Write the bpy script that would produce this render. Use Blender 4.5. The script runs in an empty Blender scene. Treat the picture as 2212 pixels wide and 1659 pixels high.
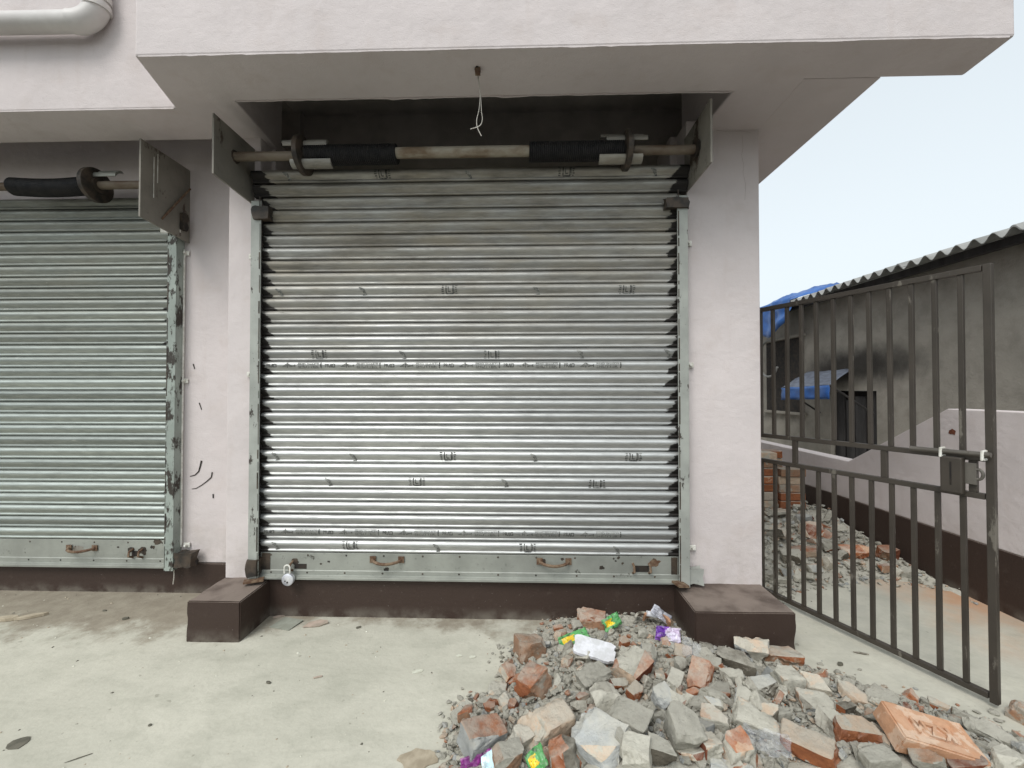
import bpy, bmesh, math, random
from mathutils import Vector, Matrix, noise
R = math.radians
C = bpy.context.scene.collection
scene = bpy.context.scene

# ------------------------------------------------------------------ camera, sky, sun, exposure
YAW, PITCH, FPX = R(1.59), R(0.83), 900.0
CAM = Vector((0, 0, 1.3))
cd = bpy.data.cameras.new('camera'); cam = bpy.data.objects.new('camera', cd); C.objects.link(cam)
cam.location = CAM; cam.rotation_euler = (math.pi / 2 + PITCH, 0, YAW)
cd.sensor_width = 36; cd.lens = 36 * FPX / 2212; cd.clip_start = .05; cd.clip_end = 2000
scene.camera = cam

SUN_EL, SUN_AZ = R(50), R(-28)          # azimuth measured from straight behind the camera, negative = to its left
world = bpy.data.worlds.new('World'); scene.world = world; world.use_nodes = True
wn = world.node_tree; wn.nodes.clear()
sky = wn.nodes.new('ShaderNodeTexSky'); sky.sky_type = 'NISHITA'; sky.sun_disc = False
sky.sun_elevation = SUN_EL; sky.sun_rotation = math.pi - SUN_AZ
sky.air_density = 1.0; sky.dust_density = 6.0; sky.ozone_density = 1.0
hs = wn.nodes.new('ShaderNodeHueSaturation'); hs.inputs['Saturation'].default_value = .28
bg = wn.nodes.new('ShaderNodeBackground'); bg.inputs['Strength'].default_value = .15
wo = wn.nodes.new('ShaderNodeOutputWorld')
ga = wn.nodes.new('ShaderNodeGamma'); ga.inputs['Gamma'].default_value = .35     # overcast: an evenly bright dome
gm_ = wn.nodes.new('ShaderNodeMix'); gm_.data_type = 'RGBA'; gm_.blend_type = 'MULTIPLY'; gm_.inputs[0].default_value = 1; gm_.inputs[7].default_value = (2.75, 2.97, 3.05, 1)
wn.links.new(sky.outputs[0], hs.inputs['Color']); wn.links.new(hs.outputs[0], ga.inputs[0]); wn.links.new(ga.outputs[0], gm_.inputs[6]); wn.links.new(gm_.outputs[2], bg.inputs[0]); wn.links.new(bg.outputs[0], wo.inputs[0])
sl = bpy.data.lights.new('sun', 'SUN'); sl.energy = 1.35; sl.angle = R(24); sl.color = (1, .965, .92)
so = bpy.data.objects.new('sun', sl); C.objects.link(so)
sd = Vector((math.sin(SUN_AZ) * math.cos(SUN_EL), -math.cos(SUN_AZ) * math.cos(SUN_EL), math.sin(SUN_EL)))
so.rotation_euler = sd.to_track_quat('Z', 'Y').to_euler()
scene.view_settings.view_transform = 'Standard'; scene.view_settings.look = 'None'
scene.view_settings.gamma = 1; scene.view_settings.use_curve_mapping = False
scene.view_settings.exposure = 0.52

# ------------------------------------------------------------------ helpers
CR = Matrix.Rotation(YAW, 3, 'Z') @ Matrix.Rotation(math.pi / 2 + PITCH, 3, 'X')
def ray(px, py): return CR @ Vector(((px - 1106) / FPX, -(py - 829.5) / FPX, -1))
def at_y(px, py, Y):
    d = ray(px, py); return CAM + d * (Y / d.y)
def at_z(px, py, z):
    d = ray(px, py); return CAM + d * ((z - CAM.z) / d.z)

def tag(o, label=None, cat=None, group=None, kind=None):
    if label: o['label'] = label
    if cat: o['category'] = cat
    if group: o['group'] = group
    if kind: o['kind'] = kind
    return o
def empty(name, loc=(0, 0, 0)):
    o = bpy.data.objects.new(name, None); C.objects.link(o); o.location = loc; o.empty_display_size = .1
    return o
def put(name, me, parent=None, loc=None, rot=None):
    o = bpy.data.objects.new(name, me); C.objects.link(o)
    if parent:
        o.parent = parent
    if loc is not None: o.location = loc
    if rot is not None: o.rotation_euler = rot
    return o

class MB:
    """collects shapes into one mesh"""
    def __init__(s): s.v = []; s.f = []; s.m = []; s.mi = 0
    def add(s, vs, fs):
        b = len(s.v); s.v += [tuple(v) for v in vs]; s.f += [tuple(i + b for i in f) for f in fs]; s.m += [s.mi] * len(fs); return s
    def box(s, x0, x1, y0, y1, z0, z1):
        return s.add([(x, y, z) for z in (z0, z1) for y in (y0, y1) for x in (x0, x1)],
                     [(0, 2, 3, 1), (4, 5, 7, 6), (0, 1, 5, 4), (2, 6, 7, 3), (0, 4, 6, 2), (1, 3, 7, 5)])
    def obox(s, c, u, v, w):
        c, u, v, w = map(Vector, (c, u, v, w))
        vs = [c + u * a + v * b + w * d for d in (-1, 1) for b in (-1, 1) for a in (-1, 1)]
        return s.add(vs, [(0, 2, 3, 1), (4, 5, 7, 6), (0, 1, 5, 4), (2, 6, 7, 3), (0, 4, 6, 2), (1, 3, 7, 5)])
    def prism(s, poly, z0, z1):
        n = len(poly)
        vs = [(x, y, z0) for x, y in poly] + [(x, y, z1) for x, y in poly]
        return s.add(vs, [tuple(range(n))[::-1], tuple(range(n, 2 * n))] + [(i, (i + 1) % n, n + (i + 1) % n, n + i) for i in range(n)])
    def tube(s, pts, r, seg=10, cap=True):
        pts = [Vector(p) for p in pts]; n = len(pts); rs = r if isinstance(r, (list, tuple)) else [r] * n
        vs = []; up = None
        for i, p in enumerate(pts):
            t = (pts[min(i + 1, n - 1)] - pts[max(i - 1, 0)]).normalized()
            if up is None: up = t.orthogonal().normalized()
            a = (up - t * up.dot(t)).normalized(); up = a; b = t.cross(a)
            vs += [p + (a * math.cos(2 * math.pi * k / seg) + b * math.sin(2 * math.pi * k / seg)) * rs[i] for k in range(seg)]
        fs = [(i * seg + k, i * seg + (k + 1) % seg, (i + 1) * seg + (k + 1) % seg, (i + 1) * seg + k) for i in range(n - 1) for k in range(seg)]
        if cap: fs += [tuple(range(seg))[::-1], tuple((n - 1) * seg + k for k in range(seg))]
        return s.add(vs, fs)
    def strip(s, pts, w, y):
        """flat ink stroke in the xz plane"""
        pts = [Vector((p[0], 0, p[1])) for p in pts]
        for a, b in zip(pts, pts[1:]):
            d = (b - a).normalized(); nrm = Vector((-d.z, 0, d.x)) * w / 2
            s.add([v + Vector((0, y, 0)) for v in (a - nrm, b - nrm, b + nrm, a + nrm)], [(0, 1, 2, 3)])
        return s
    def mesh(s, name, mats, smooth=None):
        me = bpy.data.meshes.new(name); me.from_pydata(s.v, [], s.f)
        for m in (mats if isinstance(mats, (list, tuple)) else [mats]): me.materials.append(m)
        if max(s.m, default=0): me.polygons.foreach_set('material_index', s.m)
        fixn(me, smooth); return me
    def build(s, name, mats, parent=None, smooth=None, loc=None, rot=None, bevel=None):
        o = put(name, s.mesh(name, mats, smooth), parent, loc, rot)
        if bevel:
            b = o.modifiers.new('edge', 'BEVEL'); b.width = bevel; b.segments = 2; b.limit_method = 'ANGLE'; b.angle_limit = R(35)
        return o
def fixn(me, smooth=None):
    bm = bmesh.new(); bm.from_mesh(me); bmesh.ops.recalc_face_normals(bm, faces=bm.faces); bm.to_mesh(me); bm.free()
    if smooth is not None:
        me.polygons.foreach_set('use_smooth', [True] * len(me.polygons))
        me.set_sharp_from_angle(angle=R(smooth))
    me.update()

# ------------------------------------------------------------------ materials
class NT:
    def __init__(s, name):
        s.mat = bpy.data.materials.new(name); s.mat.use_nodes = True; s.t = s.mat.node_tree
        s.p = s.t.nodes['Principled BSDF']; s._c = None
    def n(s, typ, **kw):
        nd = s.t.nodes.new('ShaderNode' + typ)
        for k, v in kw.items(): setattr(nd, k, v)
        return nd
    def L(s, a, b): s.t.links.new(a, b)
    def coord(s, world=False):
        if world: return s.n('NewGeometry').outputs['Position']
        if not s._c: s._c = s.n('TexCoord')
        return s._c.outputs['Object']
    def noise(s, scale, detail=4, rough=.55, vec=None, stretch=None, world=False, dist=0):
        nd = s.n('TexNoise'); nd.inputs['Scale'].default_value = scale; nd.inputs['Detail'].default_value = detail
        nd.inputs['Roughness'].default_value = rough; nd.inputs['Distortion'].default_value = dist
        v = vec or s.coord(world)
        if stretch:
            m = s.n('Mapping'); m.inputs['Scale'].default_value = stretch; s.L(v, m.inputs[0]); v = m.outputs[0]
        s.L(v, nd.inputs['Vector']); return nd.outputs['Fac']
    def ramp(s, f, lo, hi, a=0, b=1):
        nd = s.n('MapRange'); nd.interpolation_type = 'SMOOTHSTEP'
        for k, v in zip(('From Min', 'From Max', 'To Min', 'To Max'), (lo, hi, a, b)): nd.inputs[k].default_value = v
        s.L(f, nd.inputs['Value']); return nd.outputs[0]
    def math(s, op, a, b=None, clamp=False):
        nd = s.n('Math', operation=op, use_clamp=clamp)
        for i, x in enumerate((a, b)):
            if x is None: continue
            if isinstance(x, (int, float)): nd.inputs[i].default_value = x
            else: s.L(x, nd.inputs[i])
        return nd.outputs[0]
    def mix(s, f, a, b, mode='MIX'):
        nd = s.n('Mix', data_type='RGBA', blend_type=mode)
        for sock, x in ((nd.inputs[0], f), (nd.inputs[6], a), (nd.inputs[7], b)):
            if isinstance(x, (int, float)): sock.default_value = x
            elif isinstance(x, tuple): sock.default_value = (*x[:3], 1)
            else: s.L(x, sock)
        return nd.outputs[2]
    def xyz(s, v):
        nd = s.n('SeparateXYZ'); s.L(v, nd.inputs[0]); return nd.outputs
    def bump(s, h, dist, strength=1, prev=None):
        b = s.n('Bump'); b.inputs['Distance'].default_value = dist; b.inputs['Strength'].default_value = strength
        s.L(h, b.inputs['Height'])
        if prev: s.L(prev, b.inputs['Normal'])
        return b.outputs[0]
    def done(s, col, rough=.7, metal=0., normal=None, spec=None):
        for k, x in (('Base Color', col), ('Roughness', rough), ('Metallic', metal)):
            if isinstance(x, (int, float)): s.p.inputs[k].default_value = x
            elif isinstance(x, tuple): s.p.inputs[k].default_value = (*x, 1)
            else: s.L(x, s.p.inputs[k])
        if normal: s.L(normal, s.p.inputs['Normal'])
        if spec is not None: s.p.inputs['Specular IOR Level'].default_value = spec
        return s.mat

def simple(name, c1, c2, rough=.7, metal=0., scale=20, bumpd=.001, bscale=None, lo=.35, hi=.65, spec=None, stretch=None):
    t = NT(name); f = t.ramp(t.noise(scale, 6, stretch=stretch), lo, hi)
    return t.done(t.mix(f, c1, c2), rough, metal, t.bump(t.noise(bscale or scale * 4, 5), bumpd), spec)

def plaster_mat(name, base):
    t = NT(name)
    big = t.ramp(t.noise(1.1, 5, world=True), .3, .7)
    blot = t.ramp(t.noise(7, 6, world=True), .50, .78)
    streak = t.ramp(t.noise(5, 5, stretch=(3, 3, .35), world=True), .52, .8)
    d = tuple(c * .86 for c in base); e = (base[0] * .8, base[1] * .76, base[2] * .72)
    col = t.mix(t.math('MULTIPLY', blot, .38), t.mix(big, base, d), e)
    col = t.mix(t.math('MULTIPLY', streak, .28), col, e)
    low = t.math('MULTIPLY', t.ramp(t.xyz(t.coord(True))[2], .2, .55, .75, 0), t.ramp(t.noise(6, 6, .65, world=True), .35, .7)); col = t.mix(low, col, (.42, .38, .35))
    sm = t.ramp(t.noise(55, 4, .6, world=True), .735, .76); col = t.mix(t.math('MULTIPLY', sm, .45), col, (.25, .22, .2))
    fine = t.noise(190, 3, .6, world=True); med = t.noise(38, 4, world=True); wave = t.noise(4, 3, world=True)
    tw = t.noise(9, 5, .5, world=True, stretch=(1, 1, 2.2), dist=.8); nrm = t.bump(wave, .02, .6); nrm = t.bump(tw, .003, .5, nrm); nrm = t.bump(med, .0022, .7, nrm); nrm = t.bump(fine, .0018, .8, nrm)
    return t.done(col, .85, 0, nrm, .25)
M = {}
M['plaster'] = plaster_mat('painted_plaster', (.64, .579, .569))
M['plaster_bare'] = simple('bare_interior_plaster', (.5, .46, .42), (.4, .37, .335), .9, 0, 6, .002, 120)

def brown_mat():
    t = NT('brown_plinth_paint')
    n = t.n('NewGeometry'); up = t.xyz(n.outputs['Normal'])[2]
    dust = t.math('MULTIPLY', t.ramp(up, .5, .95), t.ramp(t.noise(7, 6, world=True), .3, .62, .3, .95))
    sc = t.ramp(t.noise(16, 8, .7, world=True), .55, .75)
    col = t.mix(sc, (.042, .0265, .0205), (.06, .042, .034))
    spk = t.ramp(t.noise(70, 3, world=True), .7, .76); col = t.mix(t.math('MULTIPLY', spk, .5), col, (.22, .2, .18))
    col = t.mix(dust, col, (.205, .165, .14))
    chip = t.math('MULTIPLY', t.ramp(t.noise(21, 6, .7, world=True), .69, .73), .7); col = t.mix(chip, col, (.24, .215, .19))
    splash = t.math('MULTIPLY', t.ramp(t.xyz(t.coord(True))[2], .0, .075, .55, 0), t.ramp(t.noise(9, 6, world=True), .35, .65))
    col = t.mix(splash, col, (.2, .18, .15))
    return t.done(col, .6, 0, t.bump(t.noise(60, 5, world=True), .0018), .3)
M['brown'] = brown_mat()

def floor_mat():
    t = NT('concrete_floor'); P = t.coord(True); x, y, z = t.xyz(P)
    a = t.ramp(t.noise(1.3, 7, .6, P), .3, .7); b = t.ramp(t.noise(4.5, 8, .65, P, (1, 1.6, 1)), .42, .75)
    col = t.mix(a, (.545, .525, .445), (.455, .44, .37)); col = t.mix(t.math('MULTIPLY', b, .5), col, (.33, .325, .265))
    trow = t.ramp(t.noise(14, 8, .7, P, (1, 2.2, 1)), .58, .8); col = t.mix(t.math('MULTIPLY', trow, .45), col, (.27, .26, .21))
    smear = t.ramp(t.noise(2.6, 6, .7, P, (.5, 2.6, 1), dist=1.0), .56, .72); col = t.mix(t.math('MULTIPLY', smear, .35), col, (.36, .35, .29))
    mot = t.ramp(t.noise(38, 8, .75, P), .45, .7); col = t.mix(t.math('MULTIPLY', mot, .22), col, (.30, .295, .24))
    spots = t.ramp(t.noise(26, 2, .5, P), .715, .75); col = t.mix(t.math('MULTIPLY', spots, .4), col, (.17, .16, .12))
    # brown dirt along the foot of the plinth, wide in the left bay
    wob = t.math('MULTIPLY', t.math('SUBTRACT', t.noise(4.2, 9, .68, P), .5), .95)
    edge = t.ramp(x, -1.75, -1.25, 2.13, 2.27)
    dm = t.math('SUBTRACT', t.math('ADD', y, wob), edge)
    dirt = t.math('MULTIPLY', t.ramp(dm, -.05, .17), t.ramp(x, 1.2, 1.5, 1, 0))
    dn = t.ramp(t.noise(11, 7, .65, P), .3, .7)
    col = t.mix(t.math('MULTIPLY', dirt, .85), col, t.mix(dn, (.19, .155, .115), (.27, .235, .18)))
    # mortar dust and brick dust drifting out of the heaps
    ww = t.math('MULTIPLY', t.math('SUBTRACT', t.noise(2.4, 6, .6, P), .5), .9)
    bd = t.math('MULTIPLY', t.ramp(t.math('ADD', x, ww), 2.25, 2.75), t.ramp(t.math('ADD', y, ww), 1.9, 2.6))
    bd = t.math('MULTIPLY', bd, t.math('MULTIPLY', t.ramp(x, 3., 3.6, 1, 0), t.ramp(y, 4.5, 7, 1, 0)))
    col = t.mix(t.math('MULTIPLY', bd, .8), col, (.46, .235, .12))
    gd = t.math('MULTIPLY', t.ramp(t.math('ADD', x, ww), .1, .5), t.ramp(t.noise(5, 6, .6, P), .4, .6))
    col = t.mix(t.math('MULTIPLY', gd, .35), col, (.38, .37, .32))
    nrm = t.bump(t.noise(3, 5, .6, P), .02, .5); nrm = t.bump(t.noise(60, 6, .6, P), .002, .7, nrm)
    return t.done(col, .8, 0, nrm, .3)
M['floor'] = floor_mat()

def slat_mat(name, hw, tint, grease=.05, brown=1.):
    """galvanised steel: object x runs along the slat, hw = half its width"""
    t = NT(name); P = t.coord(); W = t.coord(True); x, y, z = t.xyz(P); wz = t.xyz(W)[2]
    sp = t.ramp(t.noise(28, 6, .65, W, (.35, 1, 2.2)), .3, .75)
    col = t.mix(sp, tint, tuple(c * .72 for c in tint))
    rub = t.ramp(t.noise(9, 7, .7, W, (.5, 1, 9)), .5, .72); col = t.mix(t.math('MULTIPLY', rub, .5), col, tuple(c * .5 for c in tint))
    # brownish dust film, thickest on the rows below the canopy
    hi = t.ramp(t.math('ADD', wz, t.math('MULTIPLY', t.noise(1.6, 5, .6, W), 1.1)), 1.75, 2.75)
    film = t.math('MULTIPLY', t.math('MULTIPLY', hi, t.ramp(t.noise(4, 6, .6, W, (.5, 1, 2)), .25, .7, .35, 1)), .75 * brown)
    rn = t.n('ObjectInfo').outputs['Random']; cv = t.n('CombineXYZ'); gg = t.math('ADD', .80, t.math('MULTIPLY', rn, .38)); [t.L(gg, cv.inputs[i]) for i in range(3)]
    col = t.mix(1., col, cv.outputs[0], 'MULTIPLY')
    col = t.mix(film, col, t.mix(t.ramp(t.noise(7, 6, .7, W, (.35, 1, 2.5)), .4, .65), (.26, .225, .165), (.12, .10, .07)))
    wet = t.ramp(t.noise(60, 5, .7, W, (.2, 1, 1)), .66, .72); wet = t.math('MULTIPLY', wet, t.ramp(t.noise(3, 3, .5, W), .5, .62))
    col = t.mix(t.math('MULTIPLY', wet, .6), col, (.05, .042, .032))
    wsc = t.math('MULTIPLY', t.ramp(t.noise(45, 4, .6, W, (.35, 1, 1.6)), .70, .74), t.ramp(t.noise(2.2, 3, .5, W), .48, .6)); col = t.mix(t.math('MULTIPLY', wsc, .7), col, (.72, .71, .66))
    ax = t.math('ABSOLUTE', x); g = t.math('ADD', ax, t.math('SUBTRACT', t.math('MULTIPLY', t.noise(17, 5, .6, W, (.6, 1, 1.7)), grease * 2.6), t.math('MULTIPLY', z, .95)))
    gm = t.ramp(g, hw + grease * .62, hw + grease * .85); col = t.mix(gm, col, (.016, .013, .011))
    met = t.math('SUBTRACT', t.math('SUBTRACT', .74, t.math('MULTIPLY', film, .45)), t.math('MULTIPLY', gm, .5), True)
    rg = t.math('ADD', t.ramp(sp, 0, 1, .40, .52), t.math('MULTIPLY', t.math('ADD', film, gm), .22))
    nrm = t.bump(t.noise(90, 4, .6, W, (.15, 1, 1)), .0008, .5); nrm = t.bump(t.noise(5, 3, .5, W), .004, .35, nrm)
    return t.done(col, rg, met, nrm)
M['ink'] = simple('worn_black_ink', (.045, .045, .043), (.24, .24, .225), .7, 0, 90, .0001, lo=.42, hi=.7)
M['ink_pale'] = simple('worn_grey_ink', (.12, .12, .113), (.33, .33, .305), .7, 0, 80, .0001, lo=.4, hi=.7)

def chipped(name, paint, under, amt=.56, rough=.6, scale=18, metal=.1, stretch=(1, 1, .45)):
    t = NT(name); ch = t.ramp(t.noise(scale, 7, .7, stretch=stretch, world=True), amt, amt + .06)
    v = t.ramp(t.noise(6, 5, world=True), .3, .7)
    col = t.mix(ch, t.mix(v, paint, tuple(c * .75 for c in paint)), under)
    sm = t.ramp(t.noise(40, 5, world=True), .62, .74); col = t.mix(t.math('MULTIPLY', sm, .5), col, tuple(c * .45 for c in paint))
    return t.done(col, rough, metal, t.bump(ch, .0006, 1, t.bump(t.noise(90, 4, world=True), .0006)))
M['guide'] = chipped('pale_painted_steel_channel', (.37, .382, .35), (.045, .036, .03), .59)
M['guide_old'] = chipped('flaking_painted_steel_channel', (.33, .37, .335), (.035, .028, .022), .5, scale=14)
M['plate'] = chipped('galvanised_bottom_plate', (.36, .37, .335), (.09, .085, .07), .64, .48, 13, .45, (1, 1, 1))
M['bracket'] = chipped('dull_bracket_steel', (.26, .24, .205), (.07, .05, .035), .56, .65, 7, .15)
M['grease'] = simple('greasy_black_steel', (.022, .019, .016), (.075, .055, .04), .55, .2, 14, .003)
M['spring'] = simple('black_spring_steel', (.010, .010, .011), (.022, .02, .02), .55, .3, 30, .003)
M['rustpipe'] = simple('rust_stained_pipe', (.20, .165, .125), (.10, .065, .04), .6, .2, 9, .001, stretch=(.5, 1, 1))
M['creampipe'] = simple('cream_rusty_pipe', (.36, .325, .26), (.15, .095, .05), .6, .2, 11, .001, lo=.4, hi=.68, stretch=(.5, 1, 1))
M['rust'] = simple('rusty_steel', (.10, .05, .028), (.2, .14, .09), .7, .2, 40, .001)
M['pvc'] = simple('painted_pvc_pipe', (.60, .575, .55), (.52, .49, .47), .45, 0, 5, .0005)
M['gate'] = chipped('dark_painted_gate_steel', (.058, .048, .038), (.15, .135, .112), .60, .5, 11, .15, (1, 1, .3))
M['gate_bolt'] = chipped('worn_bolt_steel', (.17, .155, .135), (.07, .055, .045), .58, .45, 20, .5)
M['white_steel'] = simple('white_painted_steel', (.72, .71, .66), (.55, .53, .47), .5, 0, 40, .0005)
M['lock'] = simple('bright_padlock_steel', (.80, .80, .83), (.62, .62, .68), .3, .6, 30, .0003)
M['wire'] = simple('pale_wire', (.5, .47, .42), (.42, .39, .34), .5)
M['dark'] = simple('dark_hole', (.012, .01, .009), (.03, .022, .016), .9)

def shed_mat():
    t = NT('grey_cement_render'); P = t.coord(True); x, y, z = t.xyz(P)
    a = t.ramp(t.noise(1.6, 7, .65, P), .3, .7); b = t.ramp(t.noise(7, 7, .65, P), .4, .75)
    col = t.mix(a, (.34, .315, .275), (.26, .242, .21)); col = t.mix(t.math('MULTIPLY', b, .6), col, (.19, .175, .152))
    w = t.math('MULTIPLY', t.math('SUBTRACT', t.noise(2.2, 6, .6, P), .5), .7)
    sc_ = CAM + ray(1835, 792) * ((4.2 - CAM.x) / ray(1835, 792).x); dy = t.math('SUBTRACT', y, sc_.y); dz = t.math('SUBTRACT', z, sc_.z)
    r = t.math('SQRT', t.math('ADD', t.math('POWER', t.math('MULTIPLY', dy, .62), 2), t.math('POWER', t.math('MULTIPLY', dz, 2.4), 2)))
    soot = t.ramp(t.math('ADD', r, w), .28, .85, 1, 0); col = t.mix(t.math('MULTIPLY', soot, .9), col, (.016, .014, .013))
    return t.done(col, .9, 0, t.bump(t.noise(45, 6, .6, P), .005), .2)
M['shed'] = shed_mat()
M['asbestos'] = simple('weathered_corrugated_sheet', (.30, .30, .29), (.19, .19, .18), .85, 0, 4, .001, 60)
M['tarp'] = simple('blue_tarpaulin', (.02, .085, .29), (.03, .12, .37), .4, 0, 7, .002, 90)
M['tarp_grey'] = simple('faded_tarpaulin_top', (.14, .16, .2), (.09, .1, .13), .6, 0, 12, .002)
M['wood_dark'] = simple('dark_weathered_boards', (.02, .018, .018), (.045, .042, .042), .8, 0, 10, .002, stretch=(1, 1, .2))

def rubble_mat(name, c1, c2, patch, pthr, bright=.45, bump=.008, dusty=.72):
    t = NT(name); P = t.coord(); oi = t.n('ObjectInfo'); rnd = oi.outputs['Random']
    off = t.n('VectorMath', operation='ADD'); t.L(P, off.inputs[0])
    sc = t.n('CombineXYZ'); t.L(t.math('MULTIPLY', rnd, 37.), sc.inputs[0]); t.L(t.math('MULTIPLY', rnd, 91.), sc.inputs[1]); t.L(sc.outputs[0], off.inputs[1])
    V = off.outputs[0]
    col = t.mix(t.ramp(t.noise(22, 7, .65, V), .3, .7), c1, c2)
    pm = t.ramp(t.math('ADD', t.noise(13, 6, .6, V), t.math('MULTIPLY', t.math('SUBTRACT', rnd, .5), .24)), pthr, pthr + .05)
    col = t.mix(t.math('MULTIPLY', pm, .85), col, patch)
    up = t.xyz(t.n('NewGeometry').outputs['Normal'])[2]
    du = t.math('MULTIPLY', t.math('MULTIPLY', t.ramp(up, -.1, .75), t.ramp(t.noise(9, 6, .65, V), .3, .62)), dusty)
    col = t.mix(du, col, (.42, .40, .345))
    dn = t.ramp(t.noise(75, 5, .7, V), .55, .75); col = t.mix(t.math('MULTIPLY', dn, .35), col, tuple(c * .55 for c in c2))
    g = t.math('ADD', 1 - bright / 2, t.math('MULTIPLY', rnd, bright))
    cc = t.n('CombineXYZ'); [t.L(g, cc.inputs[i]) for i in range(3)]
    col = t.mix(1., col, cc.outputs[0], 'MULTIPLY')
    nrm = t.bump(t.noise(28, 5, .6, V), bump * 2, .7); nrm = t.bump(t.noise(140, 5, .7, V), bump * .5, .8, nrm)
    return t.done(col, .92, 0, nrm, .15)
M['mortar'] = rubble_mat('grey_mortar', (.40, .385, .33), (.31, .295, .25), (.47, .34, .24), .70)
M['mortar_blue'] = rubble_mat('cool_grey_cement', (.38, .39, .385), (.30, .31, .305), (.44, .43, .38), .64)
M['mortar_dark'] = rubble_mat('dark_weathered_mortar', (.13, .115, .09), (.085, .074, .058), (.24, .22, .18), .62)
M['peach'] = rubble_mat('dusty_pale_brick', (.53, .385, .275), (.45, .365, .28), (.42, .40, .34), .54)
M['brick'] = rubble_mat('raw_orange_brick', (.37, .14, .06), (.28, .10, .05), (.46, .29, .19), .62)
M['brick_dusty'] = rubble_mat('dust_covered_brick', (.36, .19, .11), (.29, .2, .14), (.34, .31, .26), .52)
M['brick_dark'] = rubble_mat('dark_red_brick', (.16, .052, .03), (.22, .08, .045), (.3, .22, .17), .68)
M['brick_new'] = rubble_mat('clean_orange_brick', (.52, .295, .18), (.44, .235, .135), (.58, .42, .31), .54, .06, .004, .2)
RM = [M[k] for k in ('mortar', 'brick', 'peach', 'mortar_dark', 'mortar_blue', 'brick_dusty', 'brick_dark')]

def foil(name, c1, c2, c3, scale=25):
    t = NT(name); f = t.ramp(t.noise(scale, 2), .5, .53); g = t.ramp(t.noise(scale * 2.2, 3), .6, .62)
    col = t.mix(g, t.mix(f, c1, c2), c3); col = t.mix(t.math('MULTIPLY', t.ramp(t.noise(38, 6, .7), .48, .7), .5), col, (.38, .36, .31))
    return t.done(col, .38, 0, t.bump(t.noise(60, 4), .003), .6)
M['wrap_green'] = foil('green_foil_wrapper', (.07, .28, .08), (.10, .36, .11), (.03, .10, .04))
M['wrap_yellow'] = foil('yellow_wrapper_print', (.75, .5, .01), (.82, .6, .03), (.25, .13, .01), 60)
M['wrap_silver'] = foil('silver_foil', (.45, .45, .5), (.3, .3, .34), (.6, .6, .65))
M['wrap_purple'] = foil('purple_foil_wrapper', (.11, .025, .27), (.2, .06, .4), (.06, .01, .16))
M['wrap_lilac'] = foil('pale_lilac_foil', (.66, .6, .74), (.55, .45, .6), (.75, .75, .8))
M['wrap_magenta'] = foil('magenta_foil_wrapper', (.16, .02, .15), (.28, .04, .25), (.07, .01, .08))
M['wrap_sky'] = foil('pale_blue_foil', (.5, .68, .74), (.62, .76, .8), (.36, .5, .56))
M['foam'] = simple('white_board_foam', (.70, .70, .74), (.54, .54, .55), .8, 0, 30, .002)
M['paper'] = simple('grey_card', (.30, .31, .26), (.25, .255, .21), .8)
M['paper_pink'] = simple('stained_paper', (.42, .33, .27), (.3, .25, .2), .8)
M['splat'] = simple('dried_white_splash', (.62, .62, .53), (.5, .49, .4), .8, 0, 60, .001)
M['leaf'] = simple('dark_dried_leaf', (.085, .08, .06), (.14, .13, .1), .8)
M['woodchip'] = simple('pale_wood_offcut', (.42, .36, .27), (.3, .25, .18), .8)
M['terracotta'] = simple('terracotta_shard', (.36, .19, .11), (.28, .17, .11), .85, 0, 20, .003)
def clear_mat():
    t = NT('clear_crumpled_film'); t.p.inputs['Transmission Weight'].default_value = 0
    t.p.inputs['Alpha'].default_value = .13
    return t.done((.62, .64, .68), .22, 0, t.bump(t.noise(40, 5), .01), .8)
M['film'] = clear_mat()

# ------------------------------------------------------------------ ground
g = MB(); g.add([(-300, -300, 0), (300, -300, 0), (300, 300, 0), (-300, 300, 0)], [(0, 1, 2, 3)])
tag(g.build('ground', M['floor']), 'pale concrete yard floor with dirt along the shop plinth', kind='structure')
M['asphalt'] = simple('asphalt', (.045, .045, .046), (.065, .063, .06), .85, 0, 3, .004, 80)
M['added_verge'] = simple('earth_verge', (.10, .085, .06), (.06, .065, .03), .95, 0, 2, .02, 20)
m = MB(); m.add([(-300, -7.5, .004), (300, -7.5, .004), (300, 0.35, .004), (-300, 0.35, .004)], [(0, 1, 2, 3)])  # unseen street, added to cut floor bounce onto soffit and slats
tag(m.build('added_road', M['asphalt']), 'unseen dark asphalt street, added to cut ground bounce onto the shop front', kind='structure')
m = MB(); m.add([(-300, -300, .008), (300, -300, .008), (300, -7.4, .008), (-300, -7.4, .008)], [(0, 1, 2, 3)])  # unseen dark earth, added so far ground bounces little light
tag(m.build('added_verge', M['added_verge']), 'unseen dark earth beyond the street, added to cut ground bounce', kind='structure')

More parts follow.
